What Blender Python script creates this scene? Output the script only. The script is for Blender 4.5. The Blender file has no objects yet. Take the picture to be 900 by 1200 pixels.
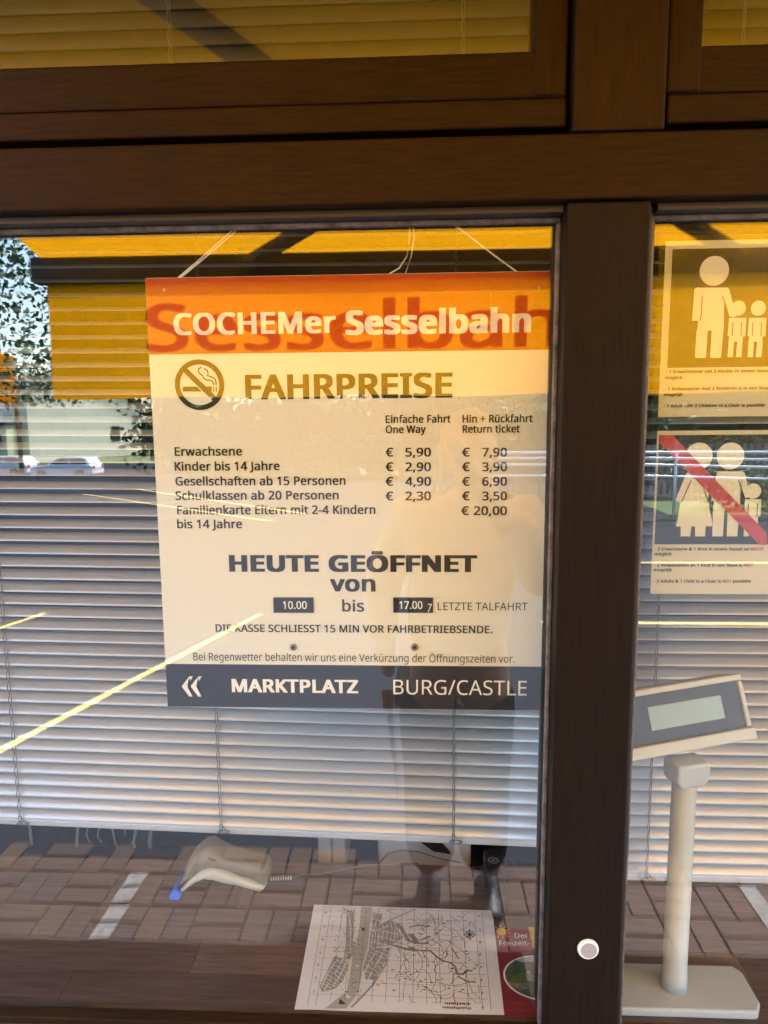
import bpy, bmesh, math, random, os
from mathutils import Vector, Matrix
from math import sin, cos, pi, radians, tan
random.seed(7)
S = bpy.context.scene
C = S.collection
# ------------------------------------------------------------------ camera, sky, sun, exposure
FPX = 832.0
CAM = Vector((0, -0.9, 1.6))
cam = bpy.data.cameras.new('camera'); camo = bpy.data.objects.new('camera', cam); C.objects.link(camo)
ROT = Matrix.Rotation(radians(2.7), 3, 'Z') @ Matrix.Rotation(radians(90-7.9), 3, 'X') @ Matrix.Rotation(radians(-.5), 3, 'Z')
camo.location = CAM; camo.rotation_euler = ROT.to_euler()
cam.sensor_fit = 'VERTICAL'; cam.sensor_height = 36; cam.lens = FPX/1200*36
cam.clip_start = .01; cam.clip_end = 3000
S.camera = camo
SUN_EL, SUN_AZ = 57, 136         # the sun stands high over the street in front of the booth (-y), to the right
w = bpy.data.worlds.new('World'); S.world = w; w.use_nodes = True
nt = w.node_tree; bg = nt.nodes['Background']
sky = nt.nodes.new('ShaderNodeTexSky'); sky.sky_type = 'NISHITA'; sky.sun_disc = False
sky.sun_elevation = radians(SUN_EL); sky.sun_rotation = radians(SUN_AZ)
sky.air_density = 1.0; sky.dust_density = 1.5
nt.links.new(sky.outputs[0], bg.inputs[0]); bg.inputs[1].default_value = .13
sl = bpy.data.lights.new('sun', 'SUN'); so = bpy.data.objects.new('sun', sl); C.objects.link(so)
sl.energy = 2.2; sl.angle = radians(6); sl.color = (1, .965, .91)
sd = Vector((sin(radians(SUN_AZ))*cos(radians(SUN_EL)), cos(radians(SUN_AZ))*cos(radians(SUN_EL)), sin(radians(SUN_EL))))
so.rotation_euler = sd.to_track_quat('Z', 'Y').to_euler()
S.view_settings.view_transform = 'Standard'; S.view_settings.look = 'None'
S.view_settings.exposure = 3.6; S.view_settings.gamma = 1
S.render.engine = 'CYCLES'
S.cycles.max_bounces = 10; S.cycles.diffuse_bounces = 5; S.cycles.glossy_bounces = 5
S.cycles.transparent_max_bounces = 16; S.cycles.transmission_bounces = 6
S.cycles.use_denoising = True
# ------------------------------------------------------------------ measuring helpers (a photo measurement on a known plane -> metres)
def P(px, py, Y):
    d = ROT @ Vector(((px-450)/FPX, -(py-600)/FPX, -1)); return CAM + d*((Y-CAM.y)/d.y)
def G(px, py, Z):
    d = ROT @ Vector(((px-450)/FPX, -(py-600)/FPX, -1)); return CAM + d*((Z-CAM.z)/d.z)
# ------------------------------------------------------------------ materials
def mat(name, col, rough=.6, metal=0, spec=.5, noise=None, bump=0, scale=(1,1,1), nscale=40, coat=0, detail=4, coord='Object'):
    m = bpy.data.materials.new(name); m.use_nodes = True
    t = m.node_tree; b = t.nodes['Principled BSDF']
    b.inputs['Base Color'].default_value = (*col, 1); b.inputs['Roughness'].default_value = rough
    b.inputs['Metallic'].default_value = metal; b.inputs['Specular IOR Level'].default_value = spec
    b.inputs['Coat Weight'].default_value = coat
    if noise is not None or bump:
        tc = t.nodes.new('ShaderNodeTexCoord'); mp = t.nodes.new('ShaderNodeMapping')
        mp.inputs['Scale'].default_value = scale
        n = t.nodes.new('ShaderNodeTexNoise'); n.inputs['Scale'].default_value = nscale
        n.inputs['Detail'].default_value = detail; n.inputs['Roughness'].default_value = .65
        t.links.new(tc.outputs[coord], mp.inputs[0]); t.links.new(mp.outputs[0], n.inputs['Vector'])
        if noise is not None:
            r = t.nodes.new('ShaderNodeValToRGB'); r.color_ramp.elements[0].position = .3; r.color_ramp.elements[1].position = .72
            r.color_ramp.elements[0].color = (*noise, 1); r.color_ramp.elements[1].color = (*col, 1)
            t.links.new(n.outputs['Fac'], r.inputs[0]); t.links.new(r.outputs[0], b.inputs['Base Color'])
        if bump:
            bp = t.nodes.new('ShaderNodeBump'); bp.inputs['Strength'].default_value = bump; bp.inputs['Distance'].default_value = .004
            t.links.new(n.outputs['Fac'], bp.inputs['Height']); t.links.new(bp.outputs[0], b.inputs['Normal'])
    return m
M = {}
WD, WL = (.011,.0050,.0012), (.027,.0120,.0013)
M['wood_h'] = mat('stained_wood_horizontal', WL, .5, spec=.12, noise=WD, bump=.35, scale=(1.2,14,14), nscale=16, detail=8)
M['wood_v'] = mat('stained_wood_vertical', WL, .5, spec=.12, noise=WD, bump=.35, scale=(14,14,1.2), nscale=16, detail=8)
for k_ in ('wood_h', 'wood_v'):
    t_ = M[k_].node_tree; b_ = t_.nodes['Principled BSDF']; src = b_.inputs['Base Color'].links[0].from_socket
    n_ = t_.nodes.new('ShaderNodeTexNoise'); n_.inputs['Scale'].default_value = 3.2; n_.inputs['Detail'].default_value = 5
    tc_ = t_.nodes.new('ShaderNodeTexCoord'); t_.links.new(tc_.outputs['Object'], n_.inputs['Vector'])
    mr_ = t_.nodes.new('ShaderNodeMapRange'); mr_.inputs['From Min'].default_value = .3; mr_.inputs['From Max'].default_value = .7
    mr_.inputs['To Min'].default_value = .65; mr_.inputs['To Max'].default_value = 1.3; t_.links.new(n_.outputs['Fac'], mr_.inputs['Value'])
    mx_ = t_.nodes.new('ShaderNodeVectorMath'); mx_.operation = 'SCALE'; t_.links.new(src, mx_.inputs[0]); t_.links.new(mr_.outputs[0], mx_.inputs['Scale'])
    t_.links.new(mx_.outputs[0], b_.inputs['Base Color'])
    mr2 = t_.nodes.new('ShaderNodeMapRange'); mr2.inputs['To Min'].default_value = .38; mr2.inputs['To Max'].default_value = .62
    t_.links.new(n_.outputs['Fac'], mr2.inputs['Value']); t_.links.new(mr2.outputs[0], b_.inputs['Roughness'])
M['wood_dark'] = mat('dark_and_shaded_wood', (.0135,.0080,.0050), .55, spec=.12, noise=(.007,.0045,.0035), bump=.25, scale=(14,14,1), nscale=16)  # dark wood of sill and roof; on the lower mullion it stands for shade
M['seal'] = mat('grey_glazing_seal', (.2,.18,.175), .55, noise=(.05,.04,.04), bump=.3, nscale=60)
M['seal_dark'] = mat('black_rubber_seal', (.022,.022,.026), .4)
M['alu'] = mat('brushed_aluminium', (.5,.5,.5), .35, metal=1, noise=(.3,.3,.3), scale=(1,30,30), nscale=20)
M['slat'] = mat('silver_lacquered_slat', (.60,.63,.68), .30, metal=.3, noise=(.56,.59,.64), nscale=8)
M['slat_dim'] = mat('shaded_slat', (.055,.052,.040), .5, noise=(.05,.047,.035), nscale=8)  # darker copy of the slat colour: the gloom of the upper windows painted in
M['cord'] = mat('grey_ladder_cord', (.16,.155,.15), .8)
M['string'] = mat('white_nylon_string', (.88,.87,.84), .5)
M['panel'] = mat('cream_sign_board', (.77,.79,.735), .35, noise=(.75,.77,.715), nscale=3)
M['ink'] = mat('black_print', (.010,.010,.012), .5, spec=.3)
M['ink_grey'] = mat('dark_grey_print', (.035,.035,.045), .45)
M['charcoal'] = mat('charcoal_print', (.016,.016,.023), .4)
M['white_ink'] = mat('white_print', (.86,.86,.82), .45)
M['red_ink'] = mat('red_print', (.55,.04,.06), .45)
M['rivet'] = mat('brass_rivet', (.35,.28,.2), .3, metal=.9)
M['paper'] = mat('white_paper', (.76,.80,.88), .7)
M['poster'] = mat('cream_paper', (.76,.75,.655), .6)
M['poster_black'] = mat('black_poster_print', (.015,.016,.015), .4)
M['map_grey'] = mat('map_grey_print', (.33,.345,.37), .7)
M['map_river'] = mat('map_river_print', (.42,.44,.47), .7)
M['map_line'] = mat('map_line_print', (.13,.14,.15), .7)
M['cream_plastic'] = mat('cream_plastic', (.50,.51,.46), .42, bump=.08, nscale=400)
M['beige_plastic'] = mat('beige_plastic', (.19,.185,.15), .5, bump=.15, nscale=400)
M['grey_plastic'] = mat('pale_grey_plastic', (.43,.49,.52), .42, bump=.06, nscale=300)
M['dark_plastic'] = mat('black_plastic', (.02,.02,.022), .35)
M['bezel'] = mat('tinted_bezel', (.05,.055,.065), .4, spec=.25)
M['lcd'] = mat('grey_green_lcd', (.25,.33,.31), .3, noise=(.22,.3,.28), scale=(1,1,14), nscale=60)
M['blue'] = mat('blue_plastic', (.01,.16,.85), .4)
M['white_cap'] = mat('white_cap_plastic', (.8,.77,.74), .35)
M['white_cap_in'] = mat('shaded_cap_inside', (.30,.29,.30), .5)  # shade inside the hollow cap, put into the colour
M['plank1'] = mat('brown_laminate', (.17,.115,.10), .5, noise=(.065,.042,.038), bump=.12, scale=(1.3,16,1), nscale=10, detail=9)
M['plank2'] = mat('lighter_brown_laminate', (.21,.15,.125), .5, noise=(.10,.07,.058), bump=.12, scale=(1.3,16,1), nscale=11, detail=9)
M['plank3'] = mat('dark_brown_laminate', (.14,.095,.087), .5, noise=(.052,.035,.033), bump=.12, scale=(1.3,16,1), nscale=9, detail=9)
M['joint'] = mat('dark_joint', (.008,.007,.006), .8)
M['room'] = mat('grey_room_wall', (.05,.05,.055), .8, noise=(.035,.035,.04), nscale=4)
M['cable'] = mat('dark_grey_cable', (.13,.13,.135), .6)
M['room_floor'] = mat('dark_room_floor', (.03,.03,.033), .6, noise=(.03,.03,.03), nscale=10)
M['yellow_paint'] = mat('yellow_road_paint', (.75,.58,.16), .6, noise=(.6,.48,.16), nscale=30)
M['white_paint'] = mat('white_road_paint', (.30,.30,.30), .8, noise=(.12,.11,.105), nscale=45)
M['asphalt'] = mat('asphalt', (.042,.046,.056), .9, spec=.08, noise=(.030,.033,.041), bump=.5, nscale=30)
M['pave1'] = mat('brown_paver', (.085,.052,.040), .85, noise=(.055,.036,.030), bump=.5, nscale=30)
M['pave2'] = mat('grey_brown_paver', (.072,.050,.043), .85, noise=(.048,.035,.032), bump=.5, nscale=30)
M['pave3'] = mat('ochre_paver', (.095,.062,.043), .85, noise=(.062,.042,.032), bump=.5, nscale=30)
M['pave_joint'] = mat('sandy_joint', (.045,.036,.031), .9)
M['grass'] = mat('grass', (.09,.16,.03), .8, noise=(.04,.08,.015), bump=.4, nscale=6)
M['leaf1'] = mat('dark_leaf', (.05,.09,.02), .55)
M['leaf2'] = mat('mid_leaf', (.07,.12,.03), .55)
M['leaf3'] = mat('pale_leaf', (.11,.15,.05), .55)
M['pale_wood'] = mat('pale_brown_wood', (.30,.22,.12), .8, noise=(.22,.16,.09), nscale=10)
M['bark'] = mat('bark', (.08,.06,.045), .9, noise=(.04,.03,.02), bump=.8, scale=(4,4,1), nscale=8)
M['cream_wall'] = mat('cream_render', (.84,.79,.60), .8, noise=(.77,.71,.51), nscale=2)
M['green_wall'] = mat('pale_green_render', (.50,.52,.33), .8, noise=(.47,.49,.31), nscale=2)
M['roof'] = mat('slate_roof', (.06,.06,.07), .6, noise=(.04,.04,.045), nscale=10)
M['win'] = mat('dark_window_glass', (.03,.035,.04), .1)
M['car_silver'] = mat('silver_paint', (.80,.82,.85), .25, metal=0, coat=.8)
M['car_white'] = mat('white_car_paint', (.75,.77,.8), .25, coat=.8)
M['tyre'] = mat('tyre_rubber', (.02,.02,.02), .8)
M['rail'] = mat('galvanised_rail', (.72,.74,.76), .4, metal=.2)
M['slatgrey'] = mat('grey_fence_slat', (.16,.17,.17), .7, noise=(.11,.12,.12), nscale=12)
M['bar'] = mat('grey_brown_awning_bar', (.055,.045,.03), .45)
M['arm'] = mat('dark_awning_arm', (.035,.033,.036), .45)
M['applique'] = mat('dark_red_cloth_letters', (.48,.17,.02), .85)
M['skin'] = mat('skin', (.55,.32,.24), .5)
M['shirt'] = mat('cream_white_shirt', (.66,.60,.52), .85, noise=(.6,.54,.46), nscale=6, bump=.3)
M['trouser'] = mat('navy_black_trousers', (.010,.010,.014), .9, spec=.1)
M['hair'] = mat('pale_hair', (.45,.36,.24), .6, noise=(.3,.22,.13), scale=(10,10,1), nscale=20)
M['shoe'] = mat('black_shoe', (.015,.015,.015), .5)
M['red'] = mat('red_strap', (.4,.03,.03), .6)
M['maroon'] = mat('maroon_print', (.22,.018,.035), .5)
M['yellow'] = mat('yellow_print', (.72,.46,.03), .5)
M['photo_sky'] = mat('photo_sky_print', (.30,.42,.55), .5)
M['photo_hill'] = mat('photo_hill_print', (.06,.13,.08), .5, noise=(.03,.07,.05), nscale=120)
M['photo_grass'] = mat('photo_meadow_print', (.12,.20,.05), .5, noise=(.05,.09,.03), nscale=150)
M['photo_rock'] = mat('photo_rock_print', (.38,.36,.33), .5, noise=(.08,.08,.07), nscale=160)
M['photo_skin'] = mat('photo_face_print', (.55,.32,.24), .5)
M['photo_red'] = mat('photo_red_shirt_print', (.5,.05,.07), .5)
M['photo_blue'] = mat('photo_grey_blue_print', (.2,.24,.3), .5)
M['photo_dark'] = mat('photo_dark_print', (.03,.03,.04), .5)

def gradient_mat(name, c0, c1, z0, z1):
    m = bpy.data.materials.new(name); m.use_nodes = True; t = m.node_tree; b = t.nodes['Principled BSDF']
    b.inputs['Roughness'].default_value = .4
    tc = t.nodes.new('ShaderNodeTexCoord'); sx = t.nodes.new('ShaderNodeSeparateXYZ'); mr = t.nodes.new('ShaderNodeMapRange')
    mr.inputs['From Min'].default_value = z0; mr.inputs['From Max'].default_value = z1
    r = t.nodes.new('ShaderNodeValToRGB'); r.color_ramp.elements[0].color = (*c0,1); r.color_ramp.elements[1].color = (*c1,1)
    t.links.new(tc.outputs['Object'], sx.inputs[0]); t.links.new(sx.outputs['Z'], mr.inputs['Value'])
    t.links.new(mr.outputs[0], r.inputs[0]); t.links.new(r.outputs[0], b.inputs['Base Color'])
    return m
def cloth_mat(name, col, dark, thru=.5, pattern=None):
    m = bpy.data.materials.new(name); m.use_nodes = True; t = m.node_tree
    t.nodes.remove(t.nodes['Principled BSDF']); out = t.nodes['Material Output']
    d = t.nodes.new('ShaderNodeBsdfDiffuse'); tr = t.nodes.new('ShaderNodeBsdfTranslucent'); mx = t.nodes.new('ShaderNodeMixShader')
    tc = t.nodes.new('ShaderNodeTexCoord'); mp = t.nodes.new('ShaderNodeMapping')
    t.links.new(tc.outputs['Object'], mp.inputs[0])
    if pattern == 'v': mp.inputs['Rotation'].default_value = (radians(-90),0,0)
    br = t.nodes.new('ShaderNodeTexBrick')
    br.inputs['Color1'].default_value = (*col,1); br.inputs['Color2'].default_value = (*[c*.95 for c in col],1)
    br.inputs['Mortar'].default_value = (*dark,1); br.inputs['Scale'].default_value = 1
    br.inputs['Brick Width'].default_value = .075; br.inputs['Row Height'].default_value = .045; br.inputs['Mortar Size'].default_value = .0022
    br.inputs['Mortar Smooth'].default_value = .3
    t.links.new(mp.outputs[0], br.inputs['Vector'])
    for n in (d, tr): t.links.new(br.outputs['Color'], n.inputs['Color'])
    mx.inputs[0].default_value = thru
    t.links.new(d.outputs[0], mx.inputs[1]); t.links.new(tr.outputs[0], mx.inputs[2]); t.links.new(mx.outputs[0], out.inputs[0])
    return m
M['awning'] = cloth_mat('orange_awning_cloth', (.86,.36,.002), (.88,.41,.02), .55)
M['applique'] = cloth_mat('dark_orange_cloth_letters', (.66,.20,.004), (.66,.20,.004), .5)
M['valance'] = cloth_mat('orange_valance_cloth', (.84,.37,.002), (.88,.44,.025), .6, 'v')
def glass_mat(name, r0, tint=(.97,.985,.975), rough=0.0):
    m = bpy.data.materials.new(name); m.use_nodes = True; t = m.node_tree
    t.nodes.remove(t.nodes['Principled BSDF']); out = t.nodes['Material Output']
    tr = t.nodes.new('ShaderNodeBsdfTransparent'); tr.inputs[0].default_value = (*tint,1)
    gl = t.nodes.new('ShaderNodeBsdfGlossy'); gl.inputs['Roughness'].default_value = rough; gl.inputs[0].default_value = (1,1,1,1)
    g = t.nodes.new('ShaderNodeNewGeometry'); dp = t.nodes.new('ShaderNodeVectorMath'); dp.operation = 'DOT_PRODUCT'
    t.links.new(g.outputs['Normal'], dp.inputs[0]); t.links.new(g.outputs['Incoming'], dp.inputs[1])
    def mth(op, a, b=None):
        n = t.nodes.new('ShaderNodeMath'); n.operation = op
        for i, v in enumerate((a, b)):
            if v is None: continue
            if isinstance(v, (int, float)): n.inputs[i].default_value = v
            else: t.links.new(v, n.inputs[i])
        return n.outputs[0]
    c = mth('ABSOLUTE', dp.outputs['Value']); k = mth('POWER', mth('SUBTRACT', 1.0, c), 5.0)
    f = mth('ADD', mth('MULTIPLY', k, 1-r0), r0)           # Schlick's Fresnel term
    mx = t.nodes.new('ShaderNodeMixShader'); t.links.new(f, mx.inputs[0])
    t.links.new(tr.outputs[0], mx.inputs[1]); t.links.new(gl.outputs[0], mx.inputs[2])
    # dust, dried drops and wiping marks on the pane: a thin white scatter
    tc = t.nodes.new('ShaderNodeTexCoord'); df = t.nodes.new('ShaderNodeBsdfDiffuse'); df.inputs[0].default_value = (.75,.74,.72,1)
    mp = t.nodes.new('ShaderNodeMapping'); mp.inputs['Scale'].default_value = (5,5,1.6); mp.inputs['Rotation'].default_value = (0,.4,0); t.links.new(tc.outputs['Object'], mp.inputs[0])
    n1 = t.nodes.new('ShaderNodeTexNoise'); n1.inputs['Scale'].default_value = 1.6; n1.inputs['Detail'].default_value = 7; n1.inputs['Distortion'].default_value = 1.2; t.links.new(mp.outputs[0], n1.inputs['Vector'])
    n2 = t.nodes.new('ShaderNodeTexVoronoi'); n2.inputs['Scale'].default_value = 70; t.links.new(tc.outputs['Object'], n2.inputs['Vector'])
    n3 = t.nodes.new('ShaderNodeTexNoise'); n3.inputs['Scale'].default_value = 9; t.links.new(tc.outputs['Object'], n3.inputs['Vector'])
    smear = mth('MULTIPLY', mth('MAXIMUM', mth('SUBTRACT', n1.outputs['Fac'], .53), 0.0), .022)
    spot = mth('MULTIPLY', mth('LESS_THAN', n2.outputs['Distance'], .055), mth('MULTIPLY', mth('GREATER_THAN', n3.outputs['Fac'], .60), .05))
    m2 = t.nodes.new('ShaderNodeMixShader'); t.links.new(mth('ADD', mth('ADD', smear, spot), .0002), m2.inputs[0])
    t.links.new(mx.outputs[0], m2.inputs[1]); t.links.new(df.outputs[0], m2.inputs[2]); t.links.new(m2.outputs[0], out.inputs[0])
    return m
M['glass'] = glass_mat('window_glass', .075)
M['sleeve'] = glass_mat('clear_plastic_sleeve', .03, (.93,.94,.93), .12)

# ------------------------------------------------------------------ mesh helpers
def new(name, verts, faces, m, parent=None, smooth=False):
    me = bpy.data.meshes.new(name); me.from_pydata([tuple(v) for v in verts], [], faces); me.update()
    return link(name, me, m, parent, smooth)
def link(name, me, m, parent=None, smooth=False):
    o = bpy.data.objects.new(name, me); C.objects.link(o)
    if m is not None and not me.materials: me.materials.append(M[m] if isinstance(m, str) else m)
    if parent: o.parent = parent; o.matrix_parent_inverse = Matrix.Translation(-world_loc(parent))
    if smooth:
        for p in me.polygons: p.use_smooth = True
    return o
def world_loc(o):
    # all things and parts below are written in world coordinates; only things carry a location (and rotation 0 at link time)
    l = Vector(o.location)
    if o.parent: l = l + world_loc(o.parent) - (world_loc(o.parent) if True else 0)
    return l
def tag(o, label=None, cat=None, group=None, kind=None):
    if label: o['label'] = label
    if cat: o['category'] = cat
    if group: o['group'] = group
    if kind: o['kind'] = kind
    return o
def thing(name, label, cat, loc=(0,0,0), group=None):
    o = bpy.data.objects.new(name, None); C.objects.link(o); o.location = loc; o.empty_display_size = .05
    return tag(o, label, cat, group)
def box(name, x0, x1, y0, y1, z0, z1, m, parent=None, bev=0):
    v = [(x,y,z) for x in (x0,x1) for y in (y0,y1) for z in (z0,z1)]
    f = [(0,1,3,2),(4,6,7,5),(0,4,5,1),(2,3,7,6),(0,2,6,4),(1,5,7,3)]
    o = new(name, v, f, m, parent)
    if bev: bevel(o, bev)
    return o
def bevel(o, wd, seg=2):
    b = o.modifiers.new('bevel', 'BEVEL'); b.width = wd; b.segments = seg; b.limit_method = 'ANGLE'; b.angle_limit = radians(35)
    return o
def tube(name, pts, r, m, parent=None, n=8, cap=True):
    pts = [Vector(p) for p in pts]; rs = r if isinstance(r, (list, tuple)) else [r]*len(pts)
    V, Fc = tube_data(pts, rs, n, cap)
    return new(name, V, Fc, m, parent, True)
def tube_data(pts, rs, n=8, cap=True, off=0):
    V, Fc = [], []
    up = Vector((0,0,1))
    for i, p in enumerate(pts):
        d = (pts[min(i+1,len(pts)-1)] - pts[max(i-1,0)]).normalized()
        a = d.cross(up if abs(d.z) < .95 else Vector((1,0,0))).normalized(); b = d.cross(a).normalized()
        for k in range(n):
            t = 2*pi*k/n; V.append(p + (a*cos(t) + b*sin(t))*rs[i])
        if i:
            for k in range(n):
                j = (k+1) % n; Fc.append((off+(i-1)*n+k, off+(i-1)*n+j, off+i*n+j, off+i*n+k))
    if cap:
        Fc.append(tuple(off+k for k in reversed(range(n)))); Fc.append(tuple(off+(len(pts)-1)*n+k for k in range(n)))
    return V, Fc
def prism(name, poly, axis, a0, a1, m, parent=None, bev=0, seg=2):
    """extrude a 2-D outline: axis 'y' takes (x,z) points, axis 'z' takes (x,y), axis 'x' takes (y,z)"""
    f = {'y': lambda p, a: (p[0], a, p[1]), 'z': lambda p, a: (p[0], p[1], a), 'x': lambda p, a: (a, p[0], p[1])}[axis]
    n = len(poly); V = [f(p, a0) for p in poly] + [f(p, a1) for p in poly]
    F_ = [tuple(range(n)), tuple(range(2*n-1, n-1, -1))] + [(i, n+i, n+(i+1) % n, (i+1) % n) for i in range(n)]
    o = new(name, V, F_, m, parent)
    bm = bmesh.new(); bm.from_mesh(o.data); bmesh.ops.recalc_face_normals(bm, faces=bm.faces)
    bm.to_mesh(o.data); bm.free()
    if bev: bevel(o, bev, seg)
    return o
def flat(name, poly, y, m, parent=None):
    """flat print in an x-z plane at depth y, facing the viewer (-y)"""
    bm = bmesh.new(); vs = [bm.verts.new((p[0], y, p[1])) for p in poly]; fc = bm.faces.new(vs)
    bmesh.ops.triangulate(bm, faces=[fc]); me = bpy.data.meshes.new(name); bm.to_mesh(me); bm.free()
    return link(name, me, m, parent)
def join_flat(name, polys, y, m, parent=None):
    bm = bmesh.new()
    for poly in polys:
        fc = bm.faces.new([bm.verts.new((p[0], y, p[1])) for p in poly]); bmesh.ops.triangulate(bm, faces=[fc])
    me = bpy.data.meshes.new(name); bm.to_mesh(me); bm.free(); return link(name, me, m, parent)
def circ(cx, cz, r, n=40, rz=None):
    return [(cx+r*cos(2*pi*k/n), cz+(rz or r)*sin(2*pi*k/n)) for k in range(n)]
def stroke(pts, wd):
    """polyline as one closed strip polygon"""
    L, R_ = [], []
    for i, p in enumerate(pts):
        a = Vector(pts[max(i-1,0)]); b = Vector(pts[min(i+1,len(pts)-1)]); d = (b-a)
        d = d.normalized() if d.length > 1e-9 else Vector((1,0)); nrm = Vector((-d.y, d.x))*wd/2
        L.append(tuple(Vector(p)+nrm)); R_.append(tuple(Vector(p)-nrm))
    return L, R_
def strokes_flat(name, lines, place, m, parent=None):
    """many (points, width) polylines as one printed mesh; place maps 2-D to 3-D"""
    V, Fc = [], []
    for pts, wd in lines:
        L, R_ = stroke(pts, wd); o = len(V); n = len(L)
        V += [place(p) for p in L] + [place(p) for p in R_]
        Fc += [(o+i, o+i+1, o+n+i+1, o+n+i) for i in range(n-1)]
    return new(name, V, Fc, m, parent)
# fonts: only what ships inside Blender itself
FONT = None
try:
    FONT = bpy.data.fonts.load(os.path.join(bpy.utils.system_resource('DATAFILES'), 'fonts', 'NotoSansHebrew-Regular.woff2'))
except Exception:
    FONT = None
def text_mesh(s, bold=0.0, shear=0.0):
    cu = bpy.data.curves.new('lettering', 'FONT'); cu.body = s; cu.size = 1; cu.shear = shear
    cu.space_character = 1+bold*1.6; cu.resolution_u = 3; cu.fill_mode = 'FRONT'
    if FONT: cu.font = FONT
    o = bpy.data.objects.new('lettering', cu); C.objects.link(o)
    me = bpy.data.meshes.new_from_object(o.evaluated_get(bpy.context.evaluated_depsgraph_get()))
    bpy.data.objects.remove(o); bpy.data.curves.remove(cu)
    if bold:                      # a heavier weight: the same glyph outlines stacked with small shifts
        V0 = [v.co.copy() for v in me.vertices]; F0 = [tuple(p.vertices) for p in me.polygons]; V, F_ = [], []
        sh = [(bold*i, bold*j*.5) for i in (-1,0,1) for j in (-1,0,1)]
        for k, (dx, dy) in enumerate(sh):
            n_ = len(V); V += [Vector((v.x+dx, v.y+dy, k*1e-3)) for v in V0]; F_ += [tuple(i+n_ for i in f) for f in F0]
        me2 = bpy.data.meshes.new('lettering'); me2.from_pydata(V, [], F_); bpy.data.meshes.remove(me); me = me2
    return me
CAPH = {}
def caph(bold):
    if bold not in CAPH:
        me = text_mesh('H', bold); ys = [v.co.y for v in me.vertices]; CAPH[bold] = (min(ys), max(ys))
    return CAPH[bold]
def lettering(s, x0, x1, z0, z1, y, m, parent, bold=0.0, shear=0, name='lettering'):
    """one line of writing: x0..x1 wide, baseline z0, capital height z1-z0, on the plane y"""
    me = text_mesh(s, bold, shear); b0, b1 = caph(bold)
    xs = [v.co.x for v in me.vertices]; a, b = min(xs), max(xs)
    for v in me.vertices:
        v.co = Vector((x0 + (v.co.x-a)/(b-a)*(x1-x0), y - v.co.z*.01, z0 + (v.co.y-b0)/(b1-b0)*(z1-z0)))
    me.name = name
    return link(name, me, m, parent)

# ================================================================== GROUND AND SKYLINE (real y is negative: in front of the booth)
def ground_z(Y, x=0):
    t = min(max((Y-16)/26, 0), 1); return -2.4*(t*t*(3-2*t))
def ground_sheet(name, x0, x1, Ys, m, dz, nx=12, kind='structure'):
    V, Fc = [], []
    for Y in Ys:
        for i in range(nx+1): V.append((x0+(x1-x0)*i/nx, -Y, ground_z(Y)+dz))
    for j in range(len(Ys)-1):
        for i in range(nx):
            a = j*(nx+1)+i; Fc.append((a, a+nx+1, a+nx+2, a+1))
    o = new(name, V, Fc, m); o['kind'] = kind; return o
ground_sheet('ground', -900, 900, [-60, 0, 8, 16, 18, 20, 23, 26, 29, 32, 35, 38, 42, 60, 200, 900], 'grass', -.03, 4)
ground_sheet('road', -60, 60, [1.46, 6, 12, 16, 18], 'asphalt', 0)
ground_sheet('parking_area', -60, -6, [18, 20, 23, 26, 29, 32, 35, 38, 42, 58], 'asphalt', 0)
def hill():
    V, Fc = [], []; n = 40
    for j in range(9):
        for i in range(n+1):
            x = -260+620*i/n; h = j/8
            V.append((x, -(95+80*h), -2.6 + 34*sin(h*pi/2)*(.55+.3*sin(i*.35)+.1*sin(i*1.3+j))*min(1, max(.12, (x+70)/110))))
    for j in range(8):
        for i in range(n):
            a = j*(n+1)+i; Fc.append((a, a+1, a+n+2, a+n+1))
    o = new('wooded_hill', V, Fc, mat('wooded_hillside', (.06,.09,.035), .9, noise=(.02,.035,.012), nscale=.25, detail=8, bump=1), None, True); o['kind'] = 'structure'
hill()
# pavement in basket weave, one object per stone
pav = box('pavement', -6, 6, -1.46, .0, -.12, -.008, 'pave_joint'); pav['kind'] = 'structure'
pav.data.materials.clear(); pav.data.materials.append(M['pave_joint'])
CELL = .165; X0 = -1.708; Y0 = 1.37-CELL*7
pm = []
for nm, (a, b) in {'h': (CELL, CELL/2), 'v': (CELL/2, CELL)}.items():
    for k in ('pave1', 'pave2', 'pave3'):
        g = .0032
        V = [(x,y,z) for z in (-.02, -.003) for x, y in ((g,g),(a-g,g),(a-g,b-g),(g,b-g))] + [(x,y,0) for x, y in ((2*g,2*g),(a-2*g,2*g),(a-2*g,b-2*g),(2*g,b-2*g))]
        Fc = [(i, (i+1) % 4, 4+(i+1) % 4, 4+i) for i in range(4)] + [(4+i, 4+(i+1) % 4, 8+(i+1) % 4, 8+i) for i in range(4)] + [(8,9,10,11)]
        me = bpy.data.meshes.new('paving_stone'); me.from_pydata(V, [], Fc); me.materials.append(M[k]); pm.append((nm, me))
NC = 17
for j in range(8):
    for i in range(NC):
        nm = 'h' if (i+j) % 2 else 'v'
        for q in range(2):
            me = random.choice([m_ for n_, m_ in pm if n_ == nm])
            x = X0+i*CELL + (CELL/2*q if nm == 'v' else 0); y = -(Y0+j*CELL) - CELL + (CELL/2*q if nm == 'h' else 0)
            o = link('paving_stone', me, None, pav); o.location = (x, y, random.uniform(-.0015, .0015)); o.rotation_euler = (0,0,random.uniform(-.008,.008))
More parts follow.
